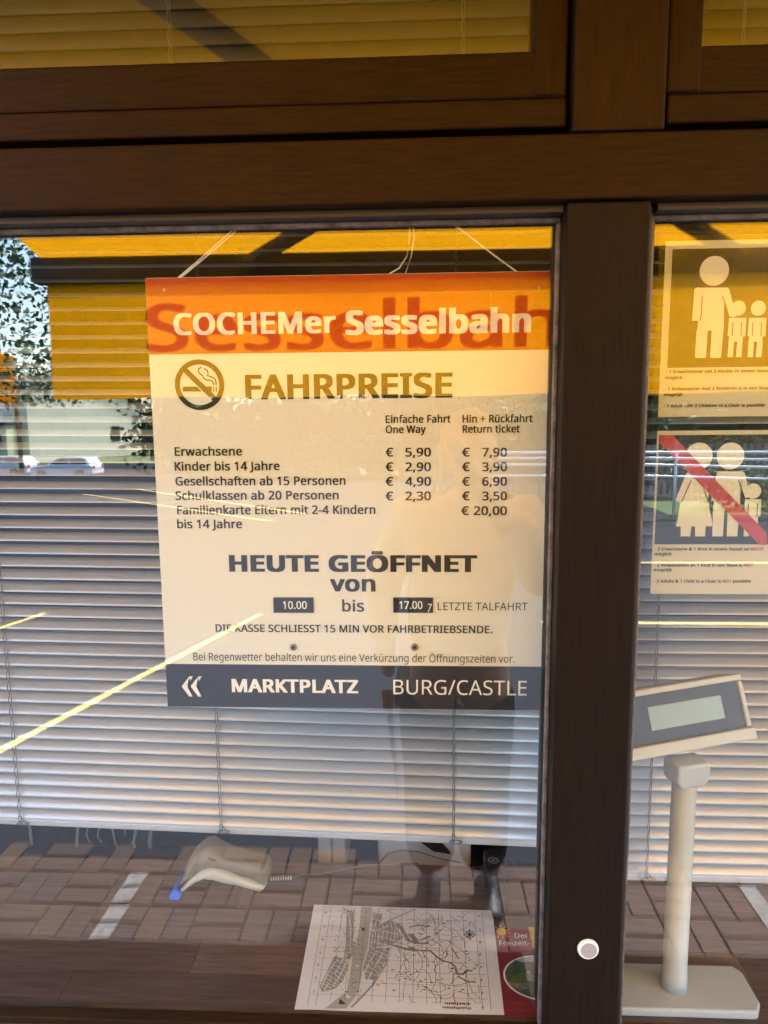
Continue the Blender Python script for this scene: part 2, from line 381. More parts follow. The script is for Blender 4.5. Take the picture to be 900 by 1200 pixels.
# outside the counted stones the paving goes on as plain slabs
for nm, a, b in (('paving_slab', -6, X0-.004), ('paving_slab', X0+NC*CELL+.004, 6)):
    box(nm, a, b, -1.37-CELL, -.001, -.015, -.001, 'pave2', pav)
for a, b in ((1.045,1.115),(1.125,1.195),(1.21,1.285),(1.295,1.362)):       # worn white paint, broken at the joints
    x = -.985; q = random.uniform(-.004,.004)
    new('painted_line', [(x-.032+q,-a,.0042),(x+.03+q,-a-.004,.0042),(x+.034+q,-b,.0042),(x-.03+q,-b+.003,.0042)], [(0,1,2,3)], 'white_paint', pav)
x = 1.085
new('painted_line', [(x,-.98,.0042),(x+.055,-.98,.0042),(x+.055,-1.36,.0042),(x,-1.36,.0042)], [(0,1,2,3)], 'white_paint', pav)
road = bpy.data.objects['road']
def road_line(pts, wd, m='yellow_paint', z=.004):
    rnd = random.Random(int(pts[0][0]*100)); L, R_ = [], []
    a, b = Vector(pts[0]), Vector(pts[-1]); n = max(2, int((b-a).length/.12)); d = (b-a).normalized(); nn = Vector((-d.y, d.x))
    for i in range(n+1):
        p = a+(b-a)*i/n; e = wd/2*rnd.uniform(.8, 1.08); L.append(p+nn*e); R_.append(p-nn*wd/2*rnd.uniform(.8, 1.08))
    V = [(p.x, -p.y, z) for p in L] + [(p.x, -p.y, z) for p in R_]
    new('painted_line', V, [(i, i+1, n+2+i, n+1+i) for i in range(n)], m, road)
road_line([(-2.23,1.58),(-1.27,4.62)], .06)
road_line([(-4.0,1.62),(-3.05,4.62)], .06)
road_line([(.95,4.43),(9,4.36)], .075)
road_line([(.95,6.64),(12,6.6)], .085)
road_line([(1.2,8.9),(2.1,8.86)], .08)
road_line([(-6.1,14.3),(-1.8,10.4)], .10, 'yellow_paint')
road_line([(-6.9,13.4),(-2.2,9.6)], .08, 'yellow_paint')

# ------------------------------------------------------------------ trees
def tree(label, X, Y, h, cr, seed, n=2600, leaf=.2, base=.32, trunk=.16, low=None, lean=(0,0), name='leafy_tree', mats=('leaf1','leaf2','leaf3'), sq=1.0):
    rnd = random.Random(seed); z0 = ground_z(Y); root = thing(name, label, 'tree', (X,-Y,z0), 'trees across the road')
    V, Fc = [], []
    def addt(pts, rs):
        v, f = tube_data([Vector(p) for p in pts], rs, 6, True, len(V)); V.extend(v); Fc.extend(f)
    top = Vector((X+lean[0], -Y+lean[1], z0+h*.8)); b0 = Vector((X,-Y,z0-.3)); mid = b0.lerp(top, .5)+Vector((rnd.uniform(-.2,.2),rnd.uniform(-.2,.2),0))
    addt([b0, mid, top], [trunk, trunk*.75, trunk*.25])
    tips = []
    for k in range(16):
        t = rnd.uniform(base, .98); p = b0.lerp(mid, t*2) if t < .5 else mid.lerp(top, t*2-1)
        a = 2*pi*k*.382+rnd.uniform(-.3,.3); r = cr*rnd.uniform(.55,1)*(1.05-.45*abs(t-.55)*2)
        q = p+Vector((cos(a)*r, sin(a)*r, rnd.uniform(-.05,.3)*cr*.6))
        addt([p, p.lerp(q,.5)+Vector((0,0,.06*cr)), q], [trunk*.35, trunk*.2, trunk*.06])
        tips += [q, p.lerp(q,.62), p.lerp(q,.85)+Vector((rnd.uniform(-1,1),rnd.uniform(-1,1),rnd.uniform(-1,.6)))*cr*.2]
    tips.append(top)
    new('trunk', V, Fc, 'bark', root, True)
    LV, LF, MI = [], [], []
    for _ in range(n):
        c = rnd.choice(tips); s = cr*.24
        c = c+Vector((rnd.gauss(0,s), rnd.gauss(0,s), rnd.gauss(0,s*.75*sq)))
        if low is not None and c.z < low: continue
        u = Vector((rnd.gauss(0,1),rnd.gauss(0,1),rnd.gauss(0,1))).normalized(); v = u.cross(Vector((rnd.gauss(0,1),rnd.gauss(0,1),rnd.gauss(0,1)))).normalized()
        l = leaf*rnd.uniform(.6,1.3); o = len(LV)
        LV += [c-u*l*.5, c+v*l*.28, c+u*l*.5, c-v*l*.28]; LF.append((o,o+1,o+2,o+3)); MI.append(rnd.choice((0,0,1,1,2)))
    o = new('crown', LV, LF, mats[0], root)
    o.data.materials.append(M[mats[1]]); o.data.materials.append(M[mats[2]])
    for p, mi in zip(o.data.polygons, MI): p.material_index = mi
    return root
tree('slender tree at the left, its loose crown open to the white sky', -6.35, 8.6, 6.0, 2.1, 3, 9500, .10, .3, .05, low=1.75)
tree('old tree with one low bough reaching over the cream house', -7.9, 23, 10, 2.6, 5, 11000, .26, .05, .28, low=-1.2)
tree('broad dark tree right behind the left half of the price sign', -5.2, 25, 12, 4.6, 8, 9000, .32, .1, .3)
tree('tall dark tree in the middle of the row across the road', 1.0, 26, 12, 4.8, 11, 9000, .32, .1, .3)
tree('dark tree above the right end of the slat fence', 7.2, 24, 11, 4.6, 14, 9000, .32, .1, .3)
tree('bushy tree furthest right across the road', 13.5, 25, 11, 4.8, 17, 8000, .32, .1, .3)
def hedge(name, label, x0, x1, Y, h, seed, n=7000, leaf=.16, d=.8):
    rnd = random.Random(seed); LV, LF = [], []
    for _ in range(n):
        x = rnd.uniform(x0, x1); hh = h*(.85+.2*sin(x*1.7)+.12*sin(x*4.1)); z = ground_z(Y)+rnd.random()**.7*hh; y = -Y+rnd.uniform(-d, d)*(1-.5*z/(h*1.2))
        u = Vector((rnd.gauss(0,1),rnd.gauss(0,1),rnd.gauss(0,1))).normalized(); v = u.cross(Vector((rnd.gauss(0,1),rnd.gauss(0,1),rnd.gauss(0,1)))).normalized(); l = leaf*rnd.uniform(.6,1.3)
        c = Vector((x,y,z)); o = len(LV); LV += [c-u*l*.5, c+v*l*.3, c+u*l*.5, c-v*l*.3]; LF.append((o,o+1,o+2,o+3))
    o = new(name, LV, LF, 'leaf1'); tag(o, label, 'hedge')
hedge('hedge', 'long dark leafy hedge behind the grey slat fence', -5.6, 16, 17.2, 2.3, 4, 15000, .26)
hedge('shrub', 'low bright green shrub on the grass strip by the railing', 4.6, 7.4, 10.9, .75, 6, 1800, .10, .4)
gs = new('grass_strip', [(3.9,-10.2,.006),(14,-10.2,.006),(14,-11.9,.006),(3.9,-11.9,.006)], [(0,1,2,3)], 'grass'); gs['kind'] = 'structure'
# ------------------------------------------------------------------ slat fence and white railing across the road
fe = thing('slat_fence', 'grey upright slat fence along the far side of the road', 'fence', (4.5,-12.6,0))
sm = None
for i in range(92):
    x = .2+i*.125
    if sm is None:
        o = box('slat', -.035, .035, -.012, .012, .05, .98, 'slatgrey', fe); sm = o.data
    else: o = link('slat', sm, None, fe)
    o.location = Vector((x,-12.6,0)) + Vector((0,0,random.uniform(-.01,.01)))
for z in (.25, .78): box('rail', .15, 11.7, -12.585, -12.55, z, z+.06, 'slatgrey', fe)
for k in range(6): box('post', .15+k*2.3, .23+k*2.3, -12.55, -12.47, 0, 1.05, 'slatgrey', fe)
rl = thing('railing', 'white galvanised pedestrian railing in front of the slat fence', 'railing', (4.5,-10,0))
for z0, z1 in ((.985,.96),(.90,.80),(.80,.66),(.63,.47)):
    tube('rail', [(.9,-10,z0+.01),(3.4,-10,z0),(8.5,-10,z1)], .021, 'rail', rl)
for k in range(6): tube('post', [(.9+k*1.5,-10,0),(.9+k*1.5,-10,1.0)], .024, 'rail', rl)
# ------------------------------------------------------------------ houses
h = thing('cream_house', 'large cream rendered house beyond the parked silver car', 'house', (-29.5,-62,ground_z(62)))
prism('wall', [(-33.9,-2.4),(-20.9,-2.4),(-20.9,2.4),(-26.5,5.2),(-33.9,4.1)], 'y', -68, -60, 'cream_wall', h)
prism('roof', [(-34.4,4.05),(-26.5,5.3),(-20.4,2.3),(-20.4,2.6),(-26.5,5.6),(-34.4,4.3)], 'y', -68.5, -59.6, 'roof', h)
for x in (-24.2,):
    for z in (-.9,):
        f = box('window', x-.55, x+.55, -60.02, -59.95, z, z+1.5, 'white_paint', h); box('pane', x-.47, x+.47, -59.95, -59.935, z+.08, z+1.42, 'win', f)
R_ = Matrix.Translation((-33.9,-60,0)) @ Matrix.Rotation(radians(-66), 4, 'Z') @ Matrix.Translation((33.9,60,0))
for o in [h_ for h_ in bpy.data.objects if h_.parent and (h_.parent == h or h_.parent.parent == h)]: o.data.transform(R_)
h = thing('green_house', 'pale green house with a roof terrace behind the car at the far left', 'house', (-38,-60,ground_z(60)))
box('wall', -43, -34.75, -66, -58, -2.4, .9, 'green_wall', h)
box('roof_slab', -43.2, -34.6, -66.2, -57.8, .9, 1.15, 'roof', h)
for k in range(22): box('baluster', -43+k*.38, -42.93+k*.38, -57.95, -57.88, 1.15, 2.1, 'rail', h)
box('handrail', -43.1, -34.65, -57.97, -57.86, 2.1, 2.2, 'rail', h)
f = box('window', -35.9, -35.1, -58.0, -57.93, -1.0, .3, 'white_paint', h); box('pane', -35.83, -35.17, -57.93, -57.91, -.93, .23, 'win', f)
# ------------------------------------------------------------------ cars
def car(label, X, Y, paint, L=4.1, H=1.42, group='cars parked below the road'):
    z = ground_z(Y); t = thing('parked_car', label, 'car', (X,-Y,z), group)
    def sx(a): return X-L/2+a*L
    body = [(0,.28),(0,.62),(.03,.80),(.16,.90),(.30,.96),(.96,.98),(1,.80),(1,.30),(.88,.24),(.12,.24)]
    b = prism('body', [(sx(a), z+c) for a, c in body], 'y', -Y-.86, -Y+.86, paint, t, .07, 3)
    cab = [(.27,.955),(.42,1.36),(.50,1.42),(.80,1.42),(.90,1.36),(.965,.975)]
    c = prism('cabin', [(sx(a), z+q/1.42*H) for a, q in cab], 'y', -Y-.74, -Y+.74, paint, t, .06, 3)
    gl = [(.325,.985),(.435,1.31),(.50,1.35),(.79,1.35),(.86,1.30),(.91,1.0)]
    for s in (-1, 1):
        for a, b_ in ((.0,.5),(.52,1.0)):
            pts = [(sx(.325+(.91-.325)*a+(.02 if a else 0)), z+1.0), (sx(.44 if a == 0 else .62), z+1.32), (sx(.60 if a == 0 else .84), z+1.33), (sx(.61 if a == 0 else .90), z+1.0)]
            yy = -Y+s*.745; w_ = prism('side_window', pts, 'y', min(yy, yy+s*.012), max(yy, yy+s*.012), 'win', t)
    for a in (.19,.80):
        for s in (-1, 1):
            pts = circ(sx(a), z+.31, .31, 20); yy = -Y+s*.80; wh = prism('wheel', pts, 'y', min(yy, yy+s*.10), max(yy, yy+s*.10), 'tyre', t, .02)
            pts = circ(sx(a), z+.31, .19, 12); prism('rim', pts, 'y', min(yy, yy+s*.115), max(yy, yy+s*.115), 'alu', wh)
    for s in (-.62, .62):
        box('headlight', sx(0)-.02, sx(0)+.12, -Y+s-.14, -Y+s+.14, z+.6, z+.74, 'white_cap', t, .02)
        box('tail_light', sx(1)-.1, sx(1)+.02, -Y+s-.12, -Y+s+.12, z+.66, z+.86, 'red_ink', t, .02)
    return t
car('silver hatchback parked in front of the cream house', -22.6, 44, 'car_silver')
car('white car parked at the far left beside the pale green house', -27.8, 45.5, 'car_white', 4.3)

# ------------------------------------------------------------------ orange parasol of the neighbouring terrace
bx, by = -13.0, -16.2
ps = thing('market_stall', 'tall orange canopy stall on four pale wooden posts at the far left of the street', 'stall', (bx,by,-.01))
hw = 2.1
V = [(bx+a*hw, by+b*hw, 3.2) for a, b in ((-1,-1),(1,-1),(1,1),(-1,1))] + [(bx,by,4.0)]
new('canopy', V, [(0,1,4),(1,2,4),(2,3,4),(3,0,4)], 'awning', ps)
for (a, b), (c, d) in (((-1,-1),(1,-1)),((1,-1),(1,1)),((1,1),(-1,1)),((-1,1),(-1,-1))):
    new('valance', [(bx+a*hw,by+b*hw,3.2),(bx+c*hw,by+d*hw,3.2),(bx+c*hw*1.005,by+d*hw*1.005,1.98),(bx+a*hw*1.005,by+b*hw*1.005,1.98)], [(0,1,2,3)], 'valance', ps)
for a, b in ((-1,-1),(1,-1),(1,1),(-1,1)):
    tube('rib', [(bx,by,3.96),(bx+a*hw*.99,by+b*hw*.99,3.17)], .01, 'bark', ps)
    tube('post', [(bx+a*hw*.98,by+b*hw*.98,-.3),(bx+a*hw*.98,by+b*hw*.98,3.15)], .06, 'pale_wood', ps)
box('table_top', bx-.9, bx+.9, by-.3, by+.3, .74, .78, 'bark', ps, .01)
for a, b in ((-1,-1),(1,-1),(1,1),(-1,1)): box('leg', bx+a*.82-.03, bx+a*.82+.03, by+b*.24-.03, by+b*.24+.03, 0, .74, 'bark', ps)

# ================================================================== THE BOOTH
bo = thing('ticket_booth', 'brown wooden ticket booth front with glazed counter windows', 'booth', (0,0,0))
def wb(name, x0, x1, y0, y1, z0, z1, m='wood_h', bev=.003, parent=None): return box(name, x0, x1, y0, y1, z0, z1, m, parent or bo, bev)
YB = .06
XL, XR = -1.12, 1.30
wb('post', .1705, .2640, -.050, YB, -.10, 1.8345, 'wood_dark')              # the mullion under the transom, its weaker light put into darker wood
wb('post', .1735, .2745, -.052, YB, 1.9085, 2.56, 'wood_v')               # and its upper half
wb('transom', XL-.1, XR+.1, -.054, YB, 1.8365, 1.9065)
for x0, x1 in ((XL-.1, XL), (XR, XR+.1)):
    wb('post', x0, x1, -.050, YB, -.10, 1.8345, 'wood_v'); wb('post', x0, x1, -.050, YB, 1.9085, 2.56, 'wood_v')
wb('header', XL-.1, XR+.1, -.054, YB, 2.562, 2.76)
# cap on the mullion
cp = prism('cable_grommet', circ(.221, .907, .0136, 32), 'y', -.0545, -.048, 'white_cap', bo, .0025, 3)
prism('recess_shade', circ(.2215, .9075, .0104, 28), 'y', -.0552, -.050, 'white_cap_in', cp)  # raised grey disc painting the shade of the hollow
# windows
def lower_window(x0, x1):
    f = thing_part('window')
    box('glass_pane', x0-.004, x1+.004, -.003, .003, .748, 1.8335, 'glass', f)
    for a, b in ((x0-.0005, x0+.004), (x1-.004, x1+.0005)):
        box('glazing_seal', a, b, -.014, -.0035, .757, 1.822, 'seal', f, .001)
    box('glazing_seal', x0, x1, -.014, -.0035, 1.8225, 1.8275, 'seal', f, .001)
    box('glazing_bead', x0, x1, -.034, .02, 1.8278, 1.8362, 'seal_dark', f, .001)
    box('bottom_rail', x0, x1, -.022, -.0035, .7385, .7535, 'wood_h', f, .002)
    box('drip_profile', x0, x1, -.032, -.0225, .736, .7445, 'alu', f, .001)
def thing_part(name):
    o = bpy.data.objects.new(name, None); C.objects.link(o); o.parent = bo; return o
lower_window(XL, .1700); lower_window(.2645+.0115, XR)
# the mullion's rebates beside the panes
box('frame_stile', .2642, .276, -.02, .03, .755, 1.836, 'seal_dark', bo, .001)
def upper_window(x0, x1, s0, s1):
    f = thing_part('window')
    zb, zt = 1.951, 2.50
    box('sash_rail', x0, x1, -.036, .02, zb, 2.0005, 'wood_h', f, .003)
    box('sash_rail', x0, x1, -.036, .02, zt-.05, zt, 'wood_h', f, .003)
    box('sash_stile', x0, x0+s0, -.0375, .02, zb+.0015, zt-.001, 'wood_v', f, .003)
    box('sash_stile', x1-s1, x1, -.0375, .02, zb+.0015, zt-.001, 'wood_v', f, .003)
    box('glass_pane', x0+s0-.003, x1-s1+.003, -.019, -.013, 1.998, zt-.045, 'glass', f)
    box('sill_strip', x0, x1-.001, -.043, .02, 1.9175, 1.9485, 'wood_h', f, .003)
    box('head_gap', x0, x1, 0, .02, 1.9065, 1.9172, 'joint', f); box('head_gap', x0, x1, 0, .02, zt, 2.562, 'wood_dark', f)
upper_window(XL, .1690, .035, .0365); upper_window(.2790, XR, .037, .035)
# outer sill and the lower front
wb('window_sill', XL-.1, .1690, -.155, -.0005, .700, .7355, 'wood_dark', .004)
wb('window_sill', .2655, XR+.1, -.155, -.0005, .700, .7355, 'wood_dark', .004)
k = 0; x = XL-.1
while x < XR+.1:
    wb('board', x, min(x+.118, XR+.1), -.046, .02, .0, .697, 'wood_v', .003); x += .12
# the rest of the shell
for x0, x1 in ((-2.2, XL-.1015), (XR+.1015, 2.4)):
    x = x0
    while x < x1-.02:
        wb('board', x, min(x+.138, x1), -.03, .03, .0, 2.76, 'wood_v', .003); x += .14
wb('side_wall', -2.2, -2.12, .032, 2.4, -.1, 2.75, 'room', 0); wb('side_wall', 2.32, 2.4, .032, 2.4, -.1, 2.75, 'room', 0)
wb('rear_wall', -2.118, 2.318, 2.32, 2.4, -.1, 2.75, 'room', 0)
wb('floor', -2.118, 2.318, .062, 2.318, -.1, -.02, 'room_floor', 0)
wb('roof', -2.5, 2.7, -.98, 2.7, 2.77, 2.93, 'wood_dark', .005)  # unseen; its deep overhang is added to shade the rear of the awning
wb('fascia', -2.5, 2.7, -1.005, -.982, 2.68, 2.95, 'wood_h', .003)

# ------------------------------------------------------------------ counter with laminate planks
ct = thing('counter', 'brown wood laminate counter behind the booth windows', 'counter', (0,.17,.75))
box('worktop', -2.1, 2.3, .0045, .3455, .705, .7465, 'joint', ct)
rows = [.0045, .0702, .139, .2105, .2862, .345]
for r in range(5):
    y0, y1 = rows[r], rows[r+1]; x = -2.1 + random.uniform(0,.2) - .4
    cuts = []
    while x < 2.3: cuts.append(x); x += random.uniform(.55, .95)
    if r == 1: cuts = [-2.1,-1.0,-.352,.5,1.2]
    if r == 0: cuts = [-2.1,-1.3,-.53,.62,1.4]
    cuts.append(2.3)
    for a, b in zip(cuts, cuts[1:]):
        a, b = max(a,-2.1), min(b, 2.3)
        if b-a < .02: continue
        mm = ['plank1','plank3','plank2'][random.randrange(3)]
        if r == 1: mm = 'plank2' if abs(a+.352) < .01 else 'plank1'
        if r == 0: mm = 'plank3'
        o = box('plank', a+.0004, b-.0004, y0+.0003, y1-.0003, .7445, .7500+random.uniform(0,.0002), mm, ct)
# back desk and what stands on it
dk = thing('desk', 'dark low desk behind the counter', 'desk', (0,.7,0))
box('desk_top', -1.9, 2.1, .37, 1.1, .64, .672, 'dark_plastic', dk, .003)
for x in (-1.85, 2.0):
    box('leg', x, x+.05, .40, .45, -.02, .64, 'dark_plastic', dk); box('leg', x, x+.05, 1.0, 1.05, -.02, .64, 'dark_plastic', dk)
a, b = P(373,1010,.42), P(405,1010,.42)
cb = thing('box_file', 'narrow cream box with an upright seam behind the counter', 'box', (a.x,.5,.672))
box('half', a.x, (a.x+b.x)/2-.001, .42, .60, .672, .90, 'cream_plastic', cb, .003)
box('half', (a.x+b.x)/2+.001, b.x, .42, .60, .672, .90, 'cream_plastic', cb, .003)
a, b = P(443,1010,.45), P(552,1010,.45)
pr = thing('printer', 'pale grey printer with a curved silver trim under the blind', 'printer', (a.x,.6,.672))
prism('body', [(a.x,.672),(b.x,.672),(b.x,.74),(b.x-.01,.80),(a.x+.015,.80),(a.x,.76)], 'y', .45, .72, 'white_cap', pr, .008, 3)
pts = [P(x_,y_,.448) for x_, y_ in ((446,1010),(455,1000),(470,996),(490,998),(515,1006),(540,1011))]
tube('trim', pts, .0012, 'alu', pr, 6)
prism('paper_slot', [(P(490,985,.44).x,P(490,985,.44).z),(P(512,985,.44).x,P(490,983,.44).z),(P(528,1000,.44).x,P(528,1001,.44).z),(P(508,1000,.44).x,P(508,998,.44).z)], 'y', .440, .4485, 'dark_plastic', pr)
a, b = P(250,985,.5), P(318,985,.5)
mo = thing('monitor', 'grey blue flat monitor seen low behind the scanner', 'monitor', (a.x,.5,.672))
box('casing', a.x, b.x, .50, .535, .745, 1.02, 'ink_grey', mo, .004); box('screen', a.x+.012, b.x-.012, .497, .4995, .76, 1.0, mat('dim_blue_screen', (.10,.14,.16), .3), mo)
box('foot', (a.x+b.x)/2-.06, (a.x+b.x)/2+.06, .48, .60, .672, .684, 'ink_grey', mo, .003); box('neck', (a.x+b.x)/2-.015, (a.x+b.x)/2+.015, .536, .555, .684, .86, 'ink_grey', mo)
rnd = random.Random(5)
names = ['leftmost thin grey cable hanging behind the counter', 'pale cable hanging straight below the left blind cord', 'looped grey cable hanging behind the counter left of the scanner', 'straight white cable just left of the looped one', 'short white cable nearest to the scanner']
for (px, dx, rr), lb in zip(((34,12,.003),(92,2,.0035),(130,16,.0025),(160,0,.003),(178,1,.004)), names):
    p0 = P(px,962,.5); p1 = P(px+dx,1012,.5)
    tag(tube('cable', [p0+Vector((0,0,.35)), p0, p0.lerp(p1,.5)+Vector((-.006,0,0)), p1, p1+Vector((.01,0,-.012))], rr, 'grey_plastic'), lb, 'cable', 'cables behind the counter')
p0 = P(120,968,.52); pts = [p0+Vector((.05*cos(t)+.012*t/3, .01*sin(t), .03*sin(t)-.02)) for t in [i*.4 for i in range(30)]]
tag(tube('cable', pts, .0018, 'grey_plastic'), 'coiled thin grey cable lying in loops behind the counter', 'cable', 'cables behind the counter')
# narrow black device with the round emblem
dv = thing('card_terminal', 'narrow black device with a round emblem under the right end of the blind', 'device', (.125,.31,.75))
q = [G(x_,y_,.79) for x_, y_ in ((566,995),(592,992),(594,1050),(578,1056))]
prism('body', [(v.x, v.y) for v in q], 'z', .7505, .79, 'dark_plastic', dv, .006, 3)
c = G(578,1008,.7915); r_ = .0085
strokes_flat('emblem', [([(c.x+r_*cos(t), c.y+r_*sin(t)) for t in [2*pi*i/24 for i in range(25)]], .0014), ([(c.x-.004,c.y-.004),(c.x+.004,c.y+.004)], .0013), ([(c.x-.004,c.y+.003),(c.x+.003,c.y-.004)], .0013)], lambda p: (p[0],p[1],.7912), 'map_river', dv)
pts = [G(x_,y_,.756) for x_, y_ in ((594,1002),(604,1012),(598,1030),(570,1040),(566,1024))]
tube('cable', pts, .0016, 'dark_plastic', dv)

# ------------------------------------------------------------------ venetian blinds
def slat_mesh(L, m='slat'):
    V, Fc = [], []; n = 7; wdt = .0265; th = .0004; nx = 8
    for s in (0, 1):
        for i in range(nx+1):
            for j in range(n+1):
                u = j/n-.5; z = -u*wdt; y = -(.0030*(1-4*u*u)) + s*th   # crowned towards the window
                V.append((L*(i/nx-.5), y, z))
    m_ = (nx+1)*(n+1)
    for s in (0, 1):
        for i in range(nx):
            for j in range(n):
                a = s*m_+i*(n+1)+j; q = (a, a+1, a+n+2, a+n+1); Fc.append(q if s else q[::-1])
    for i in range(nx):
        for j in (0, n):
            a = i*(n+1)+j; Fc.append((a, a+n+1, m_+a+n+1, m_+a))
    for i in (0, nx):
        for j in range(n):
            a = i*(n+1)+j; Fc.append((a, a+1, m_+a+1, m_+a))
    me = bpy.data.meshes.new('slat'); me.from_pydata(V, [], Fc); me.materials.append(M[m])
    for p in me.polygons: p.use_smooth = True
    return me
def blind(label, x0, x1, y, zb0, zb1, zt, cords, pitch=.0229, tilt=58, slope=0.0, span=22, m='slat'):
    """zb0, zb1: bottom rail height at the left and right end"""
    b = thing('venetian_blind', label, 'blind', ((x0+x1)/2, y, zt), 'white venetian blinds in the booth windows')
    L = x1-x0; me = slat_mesh(L, m); n = int((zt-max(zb0,zb1))/pitch)
    sl_ = math.atan2(zb1-zb0, L)
    for i in range(n):
        zc = (zb0+zb1)/2 + .016 + pitch*i
        fade = max(0, 1-i/(n*.6))
        o = link('slat', me, None, b); o.location = ((x0+x1)/2+random.uniform(-.0015,.0015), y, zc)
        o.rotation_euler = (radians(-tilt-span*(i/n-.25)+random.uniform(-1.5,1.5)), -sl_*(.35+.65*fade)+random.uniform(-.0006,.0006), 0)
        o.location = Vector(o.location)
    v0, v1 = zb0, zb1
    V = [(x0,y-.010,v0-.006),(x1,y-.010,v1-.006),(x1,y+.010,v1-.006),(x0,y+.010,v0-.006),(x0,y-.008,v0+.007),(x1,y-.008,v1+.007),(x1,y+.010,v1+.007),(x0,y+.010,v0+.007)]
    bevel(new('bottom_rail', V, [(3,2,1,0),(4,5,6,7),(0,1,5,4),(1,2,6,5),(2,3,7,6),(3,0,4,7)], 'slat', b), .003, 3)
    box('head_rail', x0, x1, y-.014, y+.014, zt, zt+.026, 'slat', b, .002)
    for cx in cords:
        zb = v0+(v1-v0)*(cx-x0)/L
        pts = []; z = zb; k = 0
        while z < zt:
            pts.append((cx+.0011*(-1)**k, y-.0135-.0012*(k % 2), z)); z += pitch/2; k += 1
        tube('ladder_cord', pts, .0008, 'cord', b, 5)
        pts2 = [(p[0]+.002-.004*(i % 2), p[1]+.001, p[2]) for i, p in enumerate(pts) if i % 2 == 0]
        tube('ladder_cord', pts2, .0007, 'cord', b, 5)
        # knotted tassel loop at the rail
        lp = [(cx+.006+.011*cos(t), y-.014, zb+.001+.0035*sin(t)) for t in [i*pi/5 for i in range(12)]]
        tube('cord_end', lp, .0009, 'cord', b, 5)
        tube('cord_end', [(cx,y-.0135,zb+.016),(cx+.008,y-.014,zb+.008),(cx+.013,y-.014,zb+.001),(cx+.006,y-.014,zb-.001)], .0007, 'cord', b, 5)
blind('wide white venetian blind hanging behind the price sign', -1.10, .2285, .305, .862, .828, 1.93, (-.737,-.361,.0625))
blind('white venetian blind behind the two rule posters and the display', .318, 1.26, .305, .768, .764, 1.93, (.408,.80,1.14), tilt=57)
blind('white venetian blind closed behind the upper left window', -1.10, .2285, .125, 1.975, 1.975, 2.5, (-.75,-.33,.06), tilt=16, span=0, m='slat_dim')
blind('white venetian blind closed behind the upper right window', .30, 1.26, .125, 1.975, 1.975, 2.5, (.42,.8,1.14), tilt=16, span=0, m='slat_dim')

# ------------------------------------------------------------------ price sign
SY = .05
sg = thing('price_sign', 'cream price board with orange header hanging on white strings', 'sign', (-.088,SY,1.188))
SX0, SX1, SZ0, SZ1 = -.3565, .1805, 1.188, 1.779
zh = P(413,412.5,SY).z; zf = P(413,779.5,SY).z
box('board', SX0, SX1, SY, SY+.003, SZ0, SZ1, 'panel', sg, .0008)
H_M = gradient_mat('orange_header_print', (.50,.048,.002), (.44,.028,.002), zh, SZ1)
flat('header_band', [(SX0+.0005,zh),(SX1-.0005,zh),(SX1-.0005,SZ1-.0008),(SX0+.0005,SZ1-.0008)], SY-.0004, H_M, sg)
flat('footer_band', [(SX0+.0005,SZ0+.0008),(SX1-.0005,SZ0+.0008),(SX1-.0005,zf),(SX0+.0005,zf)], SY-.0004, 'charcoal', sg)
def T(s, px0, px1, base, top, m='ink', bold=.0, par=None, y=None, Y=SY, shear=0):
    yy = (Y-.0008) if y is None else y
    a, b = P(px0, base, Y), P(px1, base, Y); t = P((px0+px1)/2, top, Y); zb = (a.z+b.z)/2
    return lettering(s, a.x, b.x, zb, t.z, yy, m, par or sg, bold, shear)
T('COCHEMer', 204, 394, 391.5, 366, 'white_ink', .036)
T('Sesselbahn', 405, 622, 391, 362.5, 'white_ink', .050)
T('FAHRPREISE', 288, 530, 467, 438, 'ink', .034)
B2, B3 = .022, .020
T('Einfache Fahrt', 452, 528, 495.5, 486.5, bold=B2); T('One Way', 452, 499, 507.5, 498.5, bold=B2)
T('Hin + Rückfahrt', 542, 624, 495, 486, bold=B2); T('Return ticket', 542, 609, 507, 498, bold=B2)
rowsT = [('Erwachsene',205,284,534),('Kinder bis 14 Jahre',205,328,551.3),('Gesellschaften ab 15 Personen',206,405,568.6),('Schulklassen ab 20 Personen',206,397,585.5),('Familienkarte Eltern mit 2-4 Kindern',208,440,602.5),('bis 14 Jahre',208,284,619)]
for s, a, b, y_ in rowsT: T(s, a, b, y_, y_-10.2, bold=B2)
for i, (p1, p2) in enumerate((('5,90','7,90'),('2,90','3,90'),('4,90','6,90'),('2,30','3,50'))):
    y_ = 535+i*17.1
    T('€', 452, 461, y_, y_-10.3, bold=B2); T(p1, 475, 505, y_, y_-10.3, bold=B2)
    T('€', 541.5, 550.5, y_, y_-10.3, bold=B2); T(p2, 565, 594, y_, y_-10.3, bold=B2)
T('€', 540.5, 549.5, 603.5, 593.2, bold=B2); T('20,00', 555, 594, 603.5, 593.2, bold=B2)
T('HEUTE GEÖFFNET', 269, 559, 670, 650.5, bold=.052)
T('von', 387, 440, 693, 674, bold=.034)
T('bis', 401, 427, 716.5, 703, 'ink_grey', bold=.02)
for (a, b), s, ta, tb in (((321,367.5),'10.00',332,360),((461,507.5),'17.00',468,495)):
    p, q = P(a,717.5,SY), P(b,700,SY)
    pl = box('time_plate', p.x, q.x, SY-.0022, SY-.0004, p.z, q.z, 'ink', sg, .0004)
    T(s, ta, tb, 713, 704, 'white_ink', .012, pl, y=SY-.0026)
    if s == '17.00': T('7', 501, 506, 717, 707, 'white_ink', .01, pl, y=SY-.0026, shear=.2)
T('LETZTE TALFAHRT', 513, 618, 715, 706, 'ink')
T('DIE KASSE SCHLIESST 15 MIN VOR FAHRBETRIEBSENDE.', 253, 577, 741, 732.3, bold=.020)
